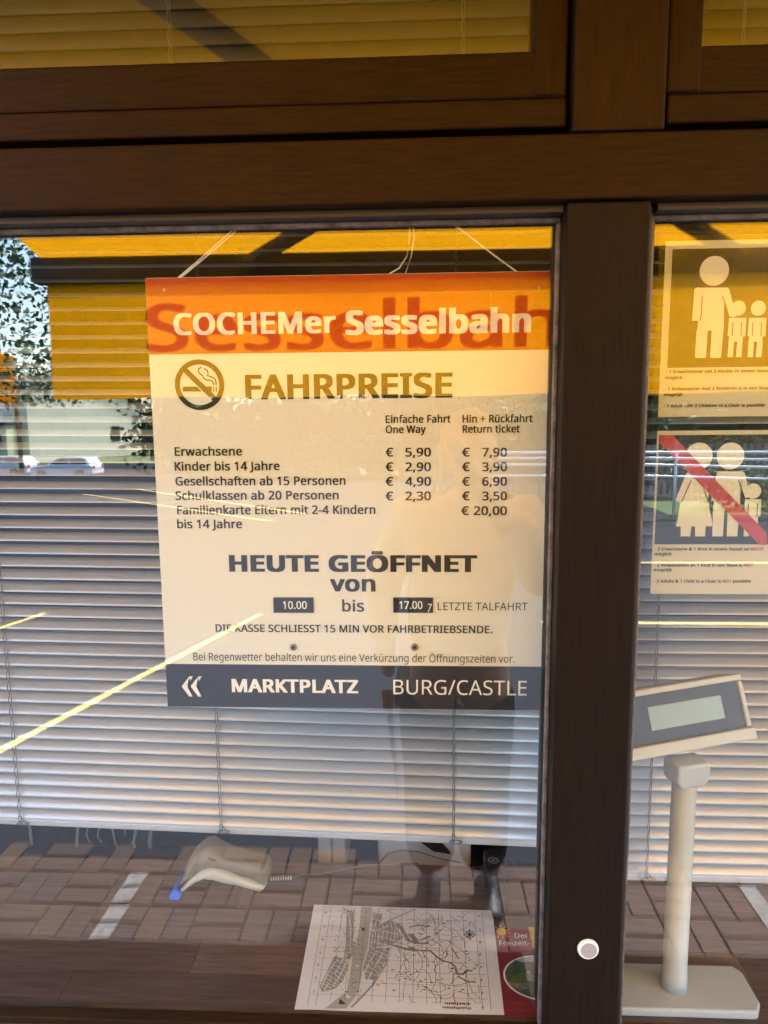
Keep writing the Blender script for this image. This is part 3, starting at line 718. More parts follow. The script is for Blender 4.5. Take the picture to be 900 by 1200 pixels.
T('Bei Regenwetter behalten wir uns eine Verkürzung der Öffnungszeiten vor.', 227, 603, 775, 766)
T('MARKTPLATZ', 272, 420, 811.5, 796, 'white_ink', .036)
T('BURG/CASTLE', 461, 617, 814, 797, 'white_ink')
def pz(pts, Y): return [(P(x_,y_,Y).x, P(x_,y_,Y).z) for x_, y_ in pts]
for dx in (0, 10.5):
    flat('arrow_mark', pz([(213+dx,804),(222+dx,792.5),(226+dx,792.5),(219.5+dx,804),(226+dx,816),(222+dx,816)], SY), SY-.0008, 'white_ink', sg)
for px in (344, 486):
    p = P(px, 758, SY); r = prism('rivet', circ(p.x, p.z, .0052, 20), 'y', SY-.003, SY-.0003, 'rivet', sg, .0012, 2)
    prism('rivet_hole', circ(p.x, p.z, .0022, 14), 'y', SY-.0033, SY-.002, 'ink', r)
# no smoking pictogram
ns = P(234, 451, SY); R0 = 29.2/832*abs((ns-CAM).y)*1.0
def ring(name, cx, cz, r0, r1, y, m, par, n=56):
    V = [(cx+r*cos(2*pi*k/n), y, cz+r*sin(2*pi*k/n)) for k in range(n) for r in (r0, r1)]
    return new(name, V, [(2*k, 2*k+1, (2*k+3) % (2*n), (2*k+2) % (2*n)) for k in range(n)], m, par)
def zc(u, v):   # zoomed-crop measure (9 px per photo pixel)
    p = P(200+u/9, 415+v/9, SY); return (p.x, p.z)
pic = ring('no_smoking_ring', ns.x, ns.z, R0*.80, R0, SY-.0008, 'ink', sg)
flat('bar', [zc(125,180), zc(165,140), zc(490,455), zc(450,495)], SY-.0009, 'ink', pic)
join_flat('cigarette', [[zc(130,342),zc(278,342),zc(330,394),zc(130,394)],[zc(376,342),zc(434,342),zc(434,394),zc(428,394)],[zc(452,342),zc(462,342),zc(462,396),zc(452,396)],[zc(477,342),zc(488,342),zc(488,396),zc(477,396)]], SY-.0008, 'ink', pic)
sw = .0017
sm1 = [zc(*p) for p in ((325,138),(298,155),(292,185),(312,212),(340,225),(348,255),(375,272),(430,278),(452,300),(458,328))]
sm2 = [zc(*p) for p in ((352,150),(385,170),(398,205),(388,225),(430,240),(468,262),(480,295),(482,328))]
strokes_flat('smoke', [(sm1, sw), (sm2, sw)], lambda p: (p[0], SY-.0008, p[1]), 'ink', pic)
# strings
def string(pts, Y=SY+.001, r=.00105): return tube('string', [P(x_,y_,Y) for x_, y_ in pts], r, 'string', sg, 6)
string([(192,340),(235,303),(279,264),(286,257)]); string([(195,339),(240,302),(284,264),(290,257)])
string([(632,337),(580,300),(532,262),(526,257)]); string([(630,337),(578,298),(530,262),(523,257)])
string([(456,321),(468,314),(477,300),(480,280),(480,256)]); string([(475,321),(482,300),(485,280),(484,256)])
for px, py in ((192.5,340),(632,337.5)):
    p = P(px,py,SY); prism('eyelet', circ(p.x,p.z,.0022,14), 'y', SY-.001, SY+.0002, 'rivet', sg)

# ------------------------------------------------------------------ the two rule posters
def poster(label, px, x0, x1, z0, z1, fac, ox, oy, Y=.010):
    t = thing('rule_poster', label, 'poster', (x0,Y,z0), 'rule posters behind the right window')
    box('sheet', x0, x1, Y, Y+.0006, z0, z1, 'poster', t)
    box('plastic_sleeve', x0-.008, x1+.006, Y-.0022, Y-.0017, z0-.006, z1+.006, 'sleeve', t)
    def z_(u, v):
        p = P(ox+u/fac, oy+v/fac, Y); return (p.x, p.z)
    return t, z_
def T2(t, Y, s, px0, px1, base, top, m='ink', bold=.03):
    a, b = P(px0, base, Y), P(px1, base, Y); c = P(px0, top, Y)
    return lettering(s, a.x, b.x, a.z, c.z, Y-.0007, m, t, bold)
PY = .010
t, z_ = poster('upper poster with one white adult and two child figures on black', 0, .3010, .598, 1.5925, 1.8035, 5.214, 760, 270)
flat('picture_panel', [(.3055+.004,P(790,431,PY).z),(.5905,P(790,431,PY).z),(.5905,P(790,292,PY).z),(.3055+.004,P(790,292,PY).z)], PY-.0004, 'poster_black', t)
def z1_(u, v): return z_(u, v)
def adult(z_, t, polys, heads, lines, nm):
    f = join_flat(nm, polys, PY-.0008, 'white_ink', t)
    for (u, v, r) in heads:
        c = z_(u, v); e = z_(u+r, v); rr = abs(e[0]-c[0]); g = join_flat('head', [circ(c[0], c[1], rr, 36)], PY-.0009, 'white_ink', f)
    if lines: strokes_flat('arm_line', [([z_(*p) for p in l], .0011) for l in lines], lambda p: (p[0], PY-.0011, p[1]), 'poster_black', f)
adult(z_, t, [[z_(*p) for p in q] for q in (
    [(290,350),(482,350),(492,362),(535,520),(522,532),(488,524),(460,440),(458,612),(296,612),(300,553),(265,552),(278,360)],
    [(292,610),(360,610),(350,772),(344,780),(290,780),(282,772)], [(384,610),(456,610),(442,772),(436,780),(382,780),(374,772)])],
    [(400,248,90)], [[(326,402),(322,500),(312,553)],[(450,402),(470,460),(488,524)]], 'adult_figure')
for dx in (0, 122):
    adult(z_, t, [[z_(u+dx, v) for u, v in q] for q in (
        [(490,534),(597,534),(590,648),(574,648),(572,680),(488,680),(490,646),(481,645)],
        [(487,679),(520,679),(514,775),(481,775)], [(540,679),(574,679),(566,775),(532,775)])],
        [(547+dx,476,46)], [[(514+dx,562),(508+dx,646)],[(566+dx,562),(562+dx,646)]], 'child_figure')
fr = lambda u, v: (760+u/5.214, 270+v/5.214)
def TP(t, s, u0, u1, v0, cap, fac, ox, oy, m='ink'): return T2(t, PY, s, ox+u0/fac, ox+u1/fac, oy+v0/fac, oy+(v0-cap)/fac, m)
TP(t,'- 1 Erwachsener mit 2 Kinder in einem Sessel ist', 105, 790, 873, 19, 5.214, 760, 270); TP(t,'möglich', 100, 205, 910, 19, 5.214, 760, 270)
TP(t,'- 1 Volwassener met 2 Kinderen is in een Stoel', 97, 740, 978, 19, 5.214, 760, 270); TP(t,'mogelijk', 94, 207, 1012, 19, 5.214, 760, 270)
TP(t,'- 1 Adult with 2 Children in a Chair is possible', 92, 708, 1082, 19, 5.214, 760, 270)
t, z_ = poster('lower poster with two adults and a child crossed out in red', 0, .3010, .598, 1.366, 1.5755, 5.453, 750, 490)
flat('picture_panel', [z_(92,806), (.5905,z_(92,806)[1]), (.5905,z_(92,109)[1]), (z_(92,806)[0],z_(92,109)[1])], PY-.0004, 'poster_black', t)
adult(z_, t, [[z_(*p) for p in q] for q in (
    [(302,348),(440,348),(452,375),(475,520),(440,540),(432,525),(455,640),(460,690),(228,692),(225,660),(258,538),(224,524),(295,352)],
    [(258,690),(326,690),(320,755),(258,755)],[(350,690),(418,690),(414,755),(350,755)])], [(374,243,88)], [[(326,394),(262,540)],[(405,450),(432,530)]], 'woman_figure')
adult(z_, t, [[z_(*p) for p in q] for q in (
    [(492,340),(655,340),(668,352),(700,500),(672,512),(640,440),(636,590),(466,590),(472,420)],
    [(464,589),(538,589),(528,755),(460,755)],[(558,589),(634,589),(620,755),(552,755)])], [(576,242,88)], [[(626,392),(665,505)]], 'man_figure')
adult(z_, t, [[z_(*p) for p in q] for q in (
    [(668,518),(774,518),(768,628),(752,628),(752,670),(666,670)], [(664,669),(702,669),(694,755),(660,755)], [(718,669),(752,669),(744,755),(712,755)])], [(722,466,50)], [[(690,545),(686,625)],[(748,545),(744,628)]], 'child_figure')
flat('red_bar', [z_(125,110), z_(206,110), z_(808,735), z_(808,808), z_(760,808), z_(125,160)], PY-.0014, 'red_ink', t)
for s, u0, u1, v, m in (('- 2 Erwachsene & 1 Kind in einem Sessel ist',92,695,845,'ink'),('NICHT',704,790,845,'red_ink'),('möglich',92,200,877,'ink'),
    ('- 2 Volwassenen en 1 Kind in een Stoel is',90,650,948,'ink'),('NIET',660,722,948,'red_ink'),('mogelijk',86,202,978,'ink'),
    ('- 2 Adults & 1 Child in a Chair is',88,515,1050,'ink'),('NOT',525,583,1050,'red_ink'),('possible',592,706,1050,'ink')):
    TP(t, s, u0, u1, v, 19, 5.453, 750, 490, m)

# ------------------------------------------------------------------ customer display on its pole
cd = thing('customer_display', 'cream customer display on a pale grey pole and flat base', 'display', (.377,.06,.752))
prism('base', [(.285,.012),(.476,.012),(.487,.03),(.487,.085),(.478,.099),(.285,.099)], 'z', .7505, .764, 'grey_plastic', cd, .004, 3)
c0 = Vector((.3745,.055,0))
tube('pole', [(c0.x,c0.y,.762),(c0.x,c0.y,.79),(c0.x,c0.y,.7905),(c0.x,c0.y,1.095)], [.0182,.0180,.0170,.0165], 'grey_plastic', cd, 28)
MR = Matrix.Translation((.379,.052,1.182)) @ Matrix.Rotation(radians(15), 4, 'Z') @ Matrix.Rotation(radians(-20), 4, 'X') @ Matrix.Rotation(radians(-3), 4, 'Y')
def tb(name, x0, x1, y0, y1, z0, z1, m, parent, bev=.003):
    o = box(name, x0, x1, y0, y1, z0, z1, m, parent, bev)
    for v in o.data.vertices: v.co = MR @ v.co
    return o
hw_ = .088
hd = tb('housing', -hw_-.05, hw_, .004, .040, -.043, .046, 'cream_plastic', cd, .005)
tb('front_frame', -hw_-.05, hw_, -.003, .0035, .037, .046, 'cream_plastic', hd, .002); tb('front_frame', -hw_-.051, hw_+.001, -.008, .0035, -.043, -.027, 'cream_plastic', hd, .002)
for a, b in ((-hw_-.05, -hw_-.043), (hw_-.007, hw_)): tb('front_frame', a, b, -.003, .0035, -.0265, .0365, 'cream_plastic', hd, .002)
bz = tb('bezel', -hw_-.0425, hw_-.0075, .0002, .003, -.0265, .0365, 'bezel', cd, .0005)
tb('screen', -.065, .050, -.0008, .0001, -.010, .021, 'lcd', bz, 0)
MR2 = Matrix.Translation((.3765,.055,1.095)) @ Matrix.Rotation(radians(17), 4, 'Z')
o = prism('bracket', [(-.020,-.012),(-.026,-.002),(-.026,.022),(.026,.022),(.026,-.002),(.018,-.012)], 'y', -.018, .018, 'grey_plastic', cd, .004, 3)
for v in o.data.vertices: v.co = MR2 @ v.co

# ------------------------------------------------------------------ barcode scanner lying on the counter
sc = thing('barcode_scanner', 'beige and cream handheld barcode scanner with blue nose lying on the counter', 'scanner', (-.34,.26,.75))
SCY = .262
def sz(pts): return [(P(180+u/3.214, 930+v/3.214, SCY).x, P(180+u/3.214, 930+v/3.214, SCY).z) for u, v in pts]
def lens(name, poly, y0, y1, m, parent, inset=.004, n=4):
    """outline swollen to a rounded solid"""
    cx = sum(p[0] for p in poly)/len(poly); cz = sum(p[1] for p in poly)/len(poly); k = len(poly); V, Fc = [], []
    nr = []
    for i in range(k):
        a = Vector(poly[i-1]); b = Vector(poly[(i+1) % k]); d = (b-a).normalized(); nr.append(Vector((-d.y, d.x)))
    area = sum(poly[i][0]*poly[(i+1) % k][1]-poly[(i+1) % k][0]*poly[i][1] for i in range(k)); sgn = 1 if area > 0 else -1
    N = 2*n+1
    for s in range(N):
        t_ = -1+2*s/(N-1); ins = inset*(1-math.sqrt(max(0, 1-t_*t_*.98)))*2.0; y = (y0+y1)/2+(y1-y0)/2*t_
        for p, q in zip(poly, nr): V.append((p[0]+q.x*ins*sgn, y, p[1]+q.y*ins*sgn))
    for s in range(N-1):
        for i in range(k): Fc.append((s*k+i, s*k+(i+1) % k, (s+1)*k+(i+1) % k, (s+1)*k+i))
    Fc += [tuple(range(k)), tuple((N-1)*k+i for i in reversed(range(k)))]
    o = new(name, V, Fc, m, parent, True)
    bm = bmesh.new(); bm.from_mesh(o.data); bmesh.ops.recalc_face_normals(bm, faces=bm.faces); bm.to_mesh(o.data); bm.free()
    return o
ang = [(108,318),(118,288),(132,248),(158,208),(190,182),(222,178),(250,196),(300,218),(360,232),(410,240),(434,254),(443,280),(440,308),(426,322),(380,300),(320,280),(270,262),(232,256),(196,264),(160,290),(128,318),(112,335)]
lens('upper_shell', sz(ang), SCY-.026, SCY+.026, 'beige_plastic', sc, .004)
low = [(110,322),(134,304),(162,276),(198,254),(240,250),(290,264),(350,288),(400,306),(432,312),(430,332),(412,344),(380,334),(330,320),(280,312),(240,300),(208,296),(170,312),(144,334),(128,345),(116,338)]
lens('lower_shell', sz(low), SCY-.0275, SCY+.0275, 'cream_plastic', sc, .0035)
prism('nose', sz([(97,320),(124,345),(103,374),(76,354)]), 'y', SCY-.029, SCY+.024, 'blue', sc, .002)
lens('button', sz([(222,206),(250,214),(246,220),(226,214)]), SCY-.029, SCY-.02, 'ink_grey', sc, .001)
pts = [P(x_,y_,SCY) for x_, y_ in ((316,1029),(324,1029.5),(340,1029),(352,1025))] + [Vector((-.19,.30,.757)), Vector((-.1,.335,.754)), Vector((.0,.343,.754))]
tube('cable', pts, [.003,.0026,.002,.0016,.0015,.0015,.0015], 'cable', sc)
a, b = P(318,1029,SCY), P(341,1028.5,SCY)
for i in range(9):
    c = a.lerp(b, i/8); tube('strain_relief', [c-Vector((.0008,0,0)), c+Vector((.0008,0,0))], .0046-.0001*i, 'grey_plastic', sc, 10)

# ------------------------------------------------------------------ town map on the counter
mp_ = thing('town_map', 'white paper town map printed in grey lying upside down on the counter', 'map', (-.03,.115,.751))
MZ = .7512
q = [G(368,1060,MZ), G(577,1067,MZ), G(591,1190,MZ), G(345,1183,MZ)]
ql = q
def mpt(u, v):      # u to the right, v towards the window, both 0..1 on the sheet
    a = ql[0].lerp(ql[1], u); b = ql[3].lerp(ql[2], u); return a.lerp(b, v)
n = 10; V = [mpt(i/n, j/n)+Vector((0,0,.0010*(abs(sin(i*1.1))*(j/n)*.8 if i in (0,1,9,10) else 0))) for j in range(n+1) for i in range(n+1)]
sh = new('sheet', V, [(j*(n+1)+i, j*(n+1)+i+1, (j+1)*(n+1)+i+1, (j+1)*(n+1)+i) for j in range(n) for i in range(n)], 'paper', mp_, True)
def pl3(dz): return lambda p: tuple(mpt(p[0], p[1]) + Vector((0,0,dz)))
def mflat(name, polys, m, dz):
    bm = bmesh.new()
    for poly in polys:
        fc = bm.faces.new([bm.verts.new(pl3(dz)(p)) for p in poly]); bmesh.ops.triangulate(bm, faces=[fc])
    bmesh.ops.recalc_face_normals(bm, faces=bm.faces)
    me = bpy.data.meshes.new(name); bm.to_mesh(me); bm.free(); return link(name, me, m, mp_)
def uv(x_, y_):     # photo pixel -> sheet coordinates
    g = G(x_, y_, MZ); o_ = ql[0]; U = ql[1]-ql[0]; W = ql[3]-ql[0]; d = g-o_
    det = U.x*W.y-U.y*W.x; return ((d.x*W.y-d.y*W.x)/det, (U.x*d.y-U.y*d.x)/det)
def A_(u, v): return uv(340+u/6, 1050+v/5.627)      # first map crop
def B_(u, v): return uv(480+u/5.294, 1050+v/5.294)  # second map crop
river = [A_(*p) for p in ((500,70),(580,75),(560,200),(550,340),(520,450),(505,560),(490,640),(430,720),(405,750),(250,748),(330,690),(405,640),(425,540),(440,430),(470,330),(490,200))]
mflat('river', [river], 'map_river', .0007)
blk = [[(405,100),(450,105),(445,300),(470,310),(455,400),(415,420),(380,415),(405,330)],[(320,400),(400,425),(415,470),(380,560),(330,615),(230,640),(210,600),(250,530),(290,450)],
       [(585,110),(650,120),(640,190),(580,230)],[(570,240),(760,230),(800,280),(720,330),(560,350)],[(560,350),(720,345),(690,440),(650,520),(600,560),(540,560),(520,480)],[(600,210),(700,160),(780,190),(760,230),(600,235)]]
mflat('building_block', [[A_(*p) for p in b_] for b_ in blk], 'map_grey', .0009)
rnd = random.Random(21); wl = []
def rp(f, x0, x1, y0, y1, steep, ln):
    x_, y_ = rnd.uniform(x0,x1), rnd.uniform(y0,y1); a = steep+rnd.gauss(0,.18); pts = []
    for k in range(4): pts.append(f(x_+cos(a)*ln*k/3, y_+sin(a)*ln*k/3)); a += rnd.gauss(0,.25)
    return pts
def inside(p, poly):
    c_ = False
    for i in range(len(poly)):
        (x1_, y1_), (x2_, y2_) = poly[i-1], poly[i]
        if (y1_ > p[1]) != (y2_ > p[1]) and p[0] < (x2_-x1_)*(p[1]-y1_)/(y2_-y1_)+x1_: c_ = not c_
    return c_
for poly, a_, st in ((blk[0],1.5,26),(blk[1],-1.05,24),(blk[2],.3,24),(blk[3],.12,26),(blk[4],-1.1,30),(blk[5],-.4,24)):
    xs_ = [p[0] for p in poly]; ys_ = [p[1] for p in poly]; cx0, cy0 = sum(xs_)/len(xs_), sum(ys_)/len(ys_)
    for fam in (0, 1):
        for q_ in range(-12, 13):
            run = []
            for t_ in range(-24, 25):
                u_ = t_*12; v_ = q_*st*(1 if fam else 1.5)+5*sin(u_*.02+q_)+rnd.uniform(-1.5,1.5)
                aa = a_+(pi/2 if fam else 0); x_, y_ = cx0+cos(aa)*u_-sin(aa)*v_, cy0+sin(aa)*u_+cos(aa)*v_
                if inside((x_, y_), poly) and rnd.random() > .06: run.append(A_(x_, y_))
                else:
                    if len(run) > 1: wl.append((run, .0042 if fam else .0055))
                    run = []
            if len(run) > 1: wl.append((run, .0045))
strokes_flat('street', wl, pl3(.0011), 'paper', mp_)
bl = []
for f, l, wd in ((A_,((780,200),(800,240),(840,300),(900,320)),.022),(B_,((0,240),(40,280),(60,300),(130,300)),.018),(B_,((0,200),(60,185),(110,195),(130,190)),.016),(B_,((20,240),(60,290),(110,265),(135,255)),.014),
    (A_,((720,330),(800,350),(900,370)),.020),(B_,((0,320),(60,345),(140,350),(180,385),(215,410),(270,425),(300,450),(315,500)),.014),(B_,((315,490),(350,500),(380,470),(410,480)),.016),(B_,((320,510),(380,545),(440,550)),.012),
    (A_,((440,745),(500,690),(590,600),(650,500)),.012),(A_,((405,90),(400,330),(385,415)),.008),(A_,((700,380),(680,460),(640,520)),.010),(A_,((640,200),(690,170),(880,90)),.008),
    (B_,((270,330),(320,400)),.008),(B_,((250,290),(330,340),(400,410)),.004)):
    bl.append(([f(*p) for p in l], wd))
strokes_flat('main_road', bl, pl3(.0010), 'map_grey', mp_)
th = []
for i in range(1, 12):
    u_ = .10+.80*i/12; th.append(([(u_, .02), (u_, .93)], .0018))
for j in range(0, 9): th.append(([(.07, .03+.90*j/8.5), (.93, .03+.90*j/8.5)], .0018))
for x_ in (.06,.10,.90,.94): th.append(([(x_, .02), (x_, .97)], .0018))
for _ in range(60):                                    # contour and footpath lines
    x_, y_ = rnd.uniform(.48,.86), rnd.uniform(.06,.86); a = rnd.uniform(0,6.28); pts = []
    for k in range(10):
        pts.append((x_, y_)); a += rnd.gauss(0,.45); x_ += .018*cos(a); y_ += .028*sin(a)
        x_ = min(max(x_,.13),.89); y_ = min(max(y_,.03),.92)
    th.append((pts, .0022))
for _ in range(10):
    x_, y_ = rnd.uniform(.13,.24), rnd.uniform(.05,.4); a = rnd.uniform(0,6.28); pts = []
    for k in range(8):
        pts.append((x_, y_)); a += rnd.gauss(0,.5); x_ += .01*cos(a); y_ += .02*sin(a)
    th.append((pts, .0022))
for _ in range(150):                                   # tiny labels and symbols
    x_, y_ = rnd.choice(((rnd.uniform(.14,.42), rnd.uniform(.05,.9)), (rnd.uniform(.45,.88), rnd.uniform(.05,.85)))); w_ = rnd.uniform(.006,.018)
    th.append(([(x_, y_), (x_+w_, y_+rnd.uniform(-.004,.004))], rnd.uniform(.004,.008)))
strokes_flat('grid_and_path_lines', th, pl3(.0012), 'map_line', mp_)
mflat('direction_triangle', [[A_(358,685),(A_(405,725)),(A_(350,722))], [A_(500,212),A_(538,222),A_(512,234)]], 'ink_grey', .0013)
mflat('direction_triangle', [[A_(405,655),A_(440,680),A_(402,680)], [A_(462,465),A_(495,465),A_(480,478)]], 'paper', .0013)
cc = B_(382,248)
strokes_flat('compass_rose', [([(cc[0]+.026*cos(t_), cc[1]+.036*sin(t_)) for t_ in [2*pi*i/24 for i in range(25)]], .003), ([(cc[0],cc[1]-.055),(cc[0],cc[1]+.055)], .006), ([(cc[0]-.034,cc[1]),(cc[0]+.034,cc[1])], .006), ([(cc[0]-.018,cc[1]-.026),(cc[0]+.018,cc[1]+.026)], .006), ([(cc[0]-.018,cc[1]+.026),(cc[0]+.018,cc[1]-.026)], .006)], pl3(.0014), 'ink_grey', mp_)
def map_text(s, f, u0, u1, vb, vt, m='ink_grey', bold=.03):
    me = text_mesh(s, bold); b0, b1 = caph(bold); xs = [v.co.x for v in me.vertices]; a, b = min(xs), max(xs)
    A, B = f(u0, vb), f(u1, vb); Tt = f(u0, vt)
    for v in me.vertices:
        s_ = (v.co.x-a)/(b-a); h_ = (v.co.y-b0)/(b1-b0)
        v.co = mpt(A[0]+(B[0]-A[0])*s_, A[1]+(Tt[1]-A[1])*h_) + Vector((0,0,.0013+v.co.z*.01))
    return link('lettering', me, m, mp_)
map_text('Cochem', B_, 402, 246, 683, 699)          # reads upside down from outside
map_text('Stadtplan', B_, 415, 232, 712, 726)
for i, ch in enumerate('DCBA98765'[:9]):
    pass
for k, (s, x_, y_) in enumerate((('10',430,128),('L',440,217),('K',446,297),('J',455,377),('4',463,453),('3',472,537),('2',480,620),('1',490,712))): map_text(s, B_, x_+6, x_-6, y_-6, y_+8, 'ink_grey', .02)
for s, x_, y_ in (('8',253,113),('7',242,203),('6',230,293),('5',215,378),('4',200,458),('3',185,546),('2',172,635)): map_text(s, A_, x_+6, x_-6, y_-7, y_+9, 'ink_grey', .02)

# ------------------------------------------------------------------ brochure
br = thing('brochure', 'maroon leisure brochure with a yellow sun and an oval photo', 'brochure', (.16,.1,.751))
bq = [G(576,1087,MZ), G(670,1087,MZ), G(690,1192,MZ), G(592,1192,MZ)]
box('cover', .122, .2205, .0075, bq[0].y, .7502, .7509, 'maroon', br)
def bp(dz): return lambda p: (p[0], p[1], .7509+dz)
def Bq(u, v): g = G(480+u/5.294, 1050+v/5.294, .7512); return (g.x, g.y)
def bflat(name, polys, m, dz, par=br):
    bm = bmesh.new()
    for poly in polys:
        fc = bm.faces.new([bm.verts.new(bp(dz)(p)) for p in poly]); bmesh.ops.triangulate(bm, faces=[fc])
    bmesh.ops.recalc_face_normals(bm, faces=bm.faces)
    me = bpy.data.meshes.new(name); bm.to_mesh(me); bm.free(); return link(name, me, m, par)
bflat('yellow_stripe', [[Bq(735,192),(.2203,Bq(735,192)[1]),(.2203,Bq(765,320)[1]),Bq(765,320)]], 'yellow', .0004)
sc_ = Bq(570,222); rr = .0085
sun_ = bflat('sun', [[(sc_[0]+rr*cos(2*pi*k/24), sc_[1]+rr*sin(2*pi*k/24)) for k in range(24)]], 'yellow', .0005)
strokes_flat('ray', [([(sc_[0]+rr*1.2*cos(a), sc_[1]+rr*1.2*sin(a)), (sc_[0]+rr*1.75*cos(a+.12), sc_[1]+rr*1.75*sin(a+.12))], .0016) for a in [2*pi*k/10+.3 for k in range(10)] if sc_[0]+rr*1.75*cos(a) > .124], bp(.0005), 'yellow', sun_)
def btext(s, u0, u1, vb, vt, m):
    me = text_mesh(s, .0); b0, b1 = caph(.0); xs = [v.co.x for v in me.vertices]; a, b = min(xs), max(xs)
    A, B, Tt = Bq(u0,vb), Bq(u1,vb), Bq(u0,vt)
    for v in me.vertices: v.co = Vector((A[0]+(B[0]-A[0])*(v.co.x-a)/(b-a), A[1]+(B[1]-A[1])*(v.co.x-a)/(b-a)+(Tt[1]-A[1])*(v.co.y-b0)/(b1-b0), .7517))
    link('lettering', me, m, br)
btext('Der', 655, 738, 262, 232, 'white_ink'); btext('Freizeit-', 558, 748, 308, 278, 'white_ink'); btext('Spaß', 760, 850, 302, 272, 'maroon')
oc = Bq(800,510); ox_, oy_ = abs(Bq(570,450)[0]-.185), .044
cx_, cy_ = .186, Bq(800,505)[1]
def oval(sx_, n=48, f0=0, f1=2*pi): return [(min(cx_+ox_*sx_*cos(f0+(f1-f0)*k/n), .2204), cy_+oy_*sx_*sin(f0+(f1-f0)*k/n)) for k in range(n)]
ov = bflat('oval_photo', [oval(1.0)], 'white_ink', .0006)
bflat('photo_sky', [oval(.95)], 'photo_sky', .0008, ov)
def clip(poly):   # keep printed patches inside the oval
    out = []
    for x_, y_ in poly:
        dx, dy = (x_-cx_)/(ox_*.95), (y_-cy_)/(oy_*.95); r = math.hypot(dx, dy)
        if r > 1: dx, dy = dx/r, dy/r
        out.append((min(cx_+dx*ox_*.95, .2203), cy_+dy*oy_*.95))
    return out
def band(ya, yb, amp, seed):
    r2 = random.Random(seed); top = [(cx_+ox_*(-.95+1.9*i/24), cy_+oy_*(ya+amp*sin(i*.5+seed)+r2.uniform(-.02,.02))) for i in range(25)]
    bot = [(cx_+ox_*(-.95+1.9*i/24), cy_+oy_*yb) for i in range(24,-1,-1)]
    return clip(top+bot)
def clipband(name, ya, seed, m, dz, amp=.06):
    V, Fc = [], []; r2 = random.Random(seed)
    for i in range(33):
        u_ = -.94+1.88*i/32; x_ = cx_+ox_*u_; lim = .93*math.sqrt(max(0, 1-(u_/.95)**2)); yt = min(ya+amp*sin(i*.35+seed)+r2.uniform(-.03,.03), lim)
        x_ = min(x_, .2202); V += [(x_, cy_+oy_*max(yt,-lim), .7509+dz), (x_, cy_-oy_*lim, .7509+dz)]
    new(name, V, [(2*i, 2*i+1, 2*i+3, 2*i+2) for i in range(32)], m, ov)
clipband('photo_hill', .72, 1, 'photo_hill', .0010); clipband('photo_meadow', .12, 4, 'photo_grass', .0012); clipband('photo_rocks', -.22, 9, 'photo_rock', .0014, .1); clipband('photo_bush', -.5, 3, 'photo_hill', .0016, .1)
for (u_, v_, s_, top_) in ((738,480,.8,'photo_blue'),(802,455,1.15,'photo_red')):
    c = Bq(u_, v_); s_ *= .0048
    bflat('photo_figure', [[(c[0]-s_*1.1,c[1]-s_*4.2),(c[0]+s_*1.1,c[1]-s_*4.2),(c[0]+s_*1.3,c[1]-s_*1.0),(c[0]-s_*1.3,c[1]-s_*1.0)]], top_, .0019, ov)
    bflat('photo_figure', [[(c[0]-s_*1.2,c[1]-s_*8),(c[0]+s_*1.0,c[1]-s_*8),(c[0]+s_*1.2,c[1]-s_*4.0),(c[0]-s_*1.2,c[1]-s_*4.0)]], 'photo_dark', .0018, ov)
    bflat('photo_face', [[(c[0]+s_*.8*cos(2*pi*k/12), c[1]+s_*1.0*sin(2*pi*k/12)) for k in range(12)]], 'photo_skin', .0021, ov)
strokes_flat('photo_pole', [([Bq(640,350), Bq(668,485)], .0012)], bp(.0017), 'photo_dark', ov)

# ================================================================== AWNING
aw = thing('awning', 'orange folding arm awning with Sesselbahn lettering on its valance', 'awning', (0,-.9,2.4))
AX0, AX1, AY = -1.345, 2.55, 1.70
def az(Y): return 2.158+.27*(AY-Y)
V, Fc = [], []; nx, ny = 26, 10
for j in range(ny+1):
    Y = .10+(AY-.10)*j/ny
    for i in range(nx+1): V.append((AX0+(AX1-AX0)*i/nx, -Y, az(Y)-.012*sin(pi*j/ny)))
for j in range(ny):
    for i in range(nx):
        a = j*(nx+1)+i; Fc.append((a, a+nx+1, a+nx+2, a+1))
new('cloth', V, Fc, 'awning', aw, True)
bevel(box('front_bar', AX0-.045, AX1+.04, -AY-.045, -AY+.02, 2.075, 2.168, 'bar', aw), .012, 3)
VY = AY+.018
V, Fc = [], []; nx, nz = 60, 6
for j in range(nz+1):
    for i in range(nx+1):
        x = AX0+(AX1-AX0)*i/nx; f = j/nz; V.append((x, -VY-.010*f*sin(x*5.2)-.006*f*sin(x*11+1), 2.078-f*(2.078-1.664)-.004*f*sin(x*9)))
for j in range(nz):
    for i in range(nx):
        a = j*(nx+1)+i; Fc.append((a, a+nx+1, a+nx+2, a+1))
va = new('valance', V, Fc, 'valance', aw, True)
a, b = P(172,411,VY), P(722,411,VY); c = P(400,352,VY)
o = lettering('Sesselbahn', a.x, b.x, a.z, c.z, -VY-.019, 'applique', va, .022)
for v in o.data.vertices:
    f = (2.078-v.co.z)/(2.078-1.664); v.co.y = -VY-.010*f*sin(v.co.x*5.2)-.006*f*sin(v.co.x*11+1)-.0022-(-VY-.019-v.co.y)*.02
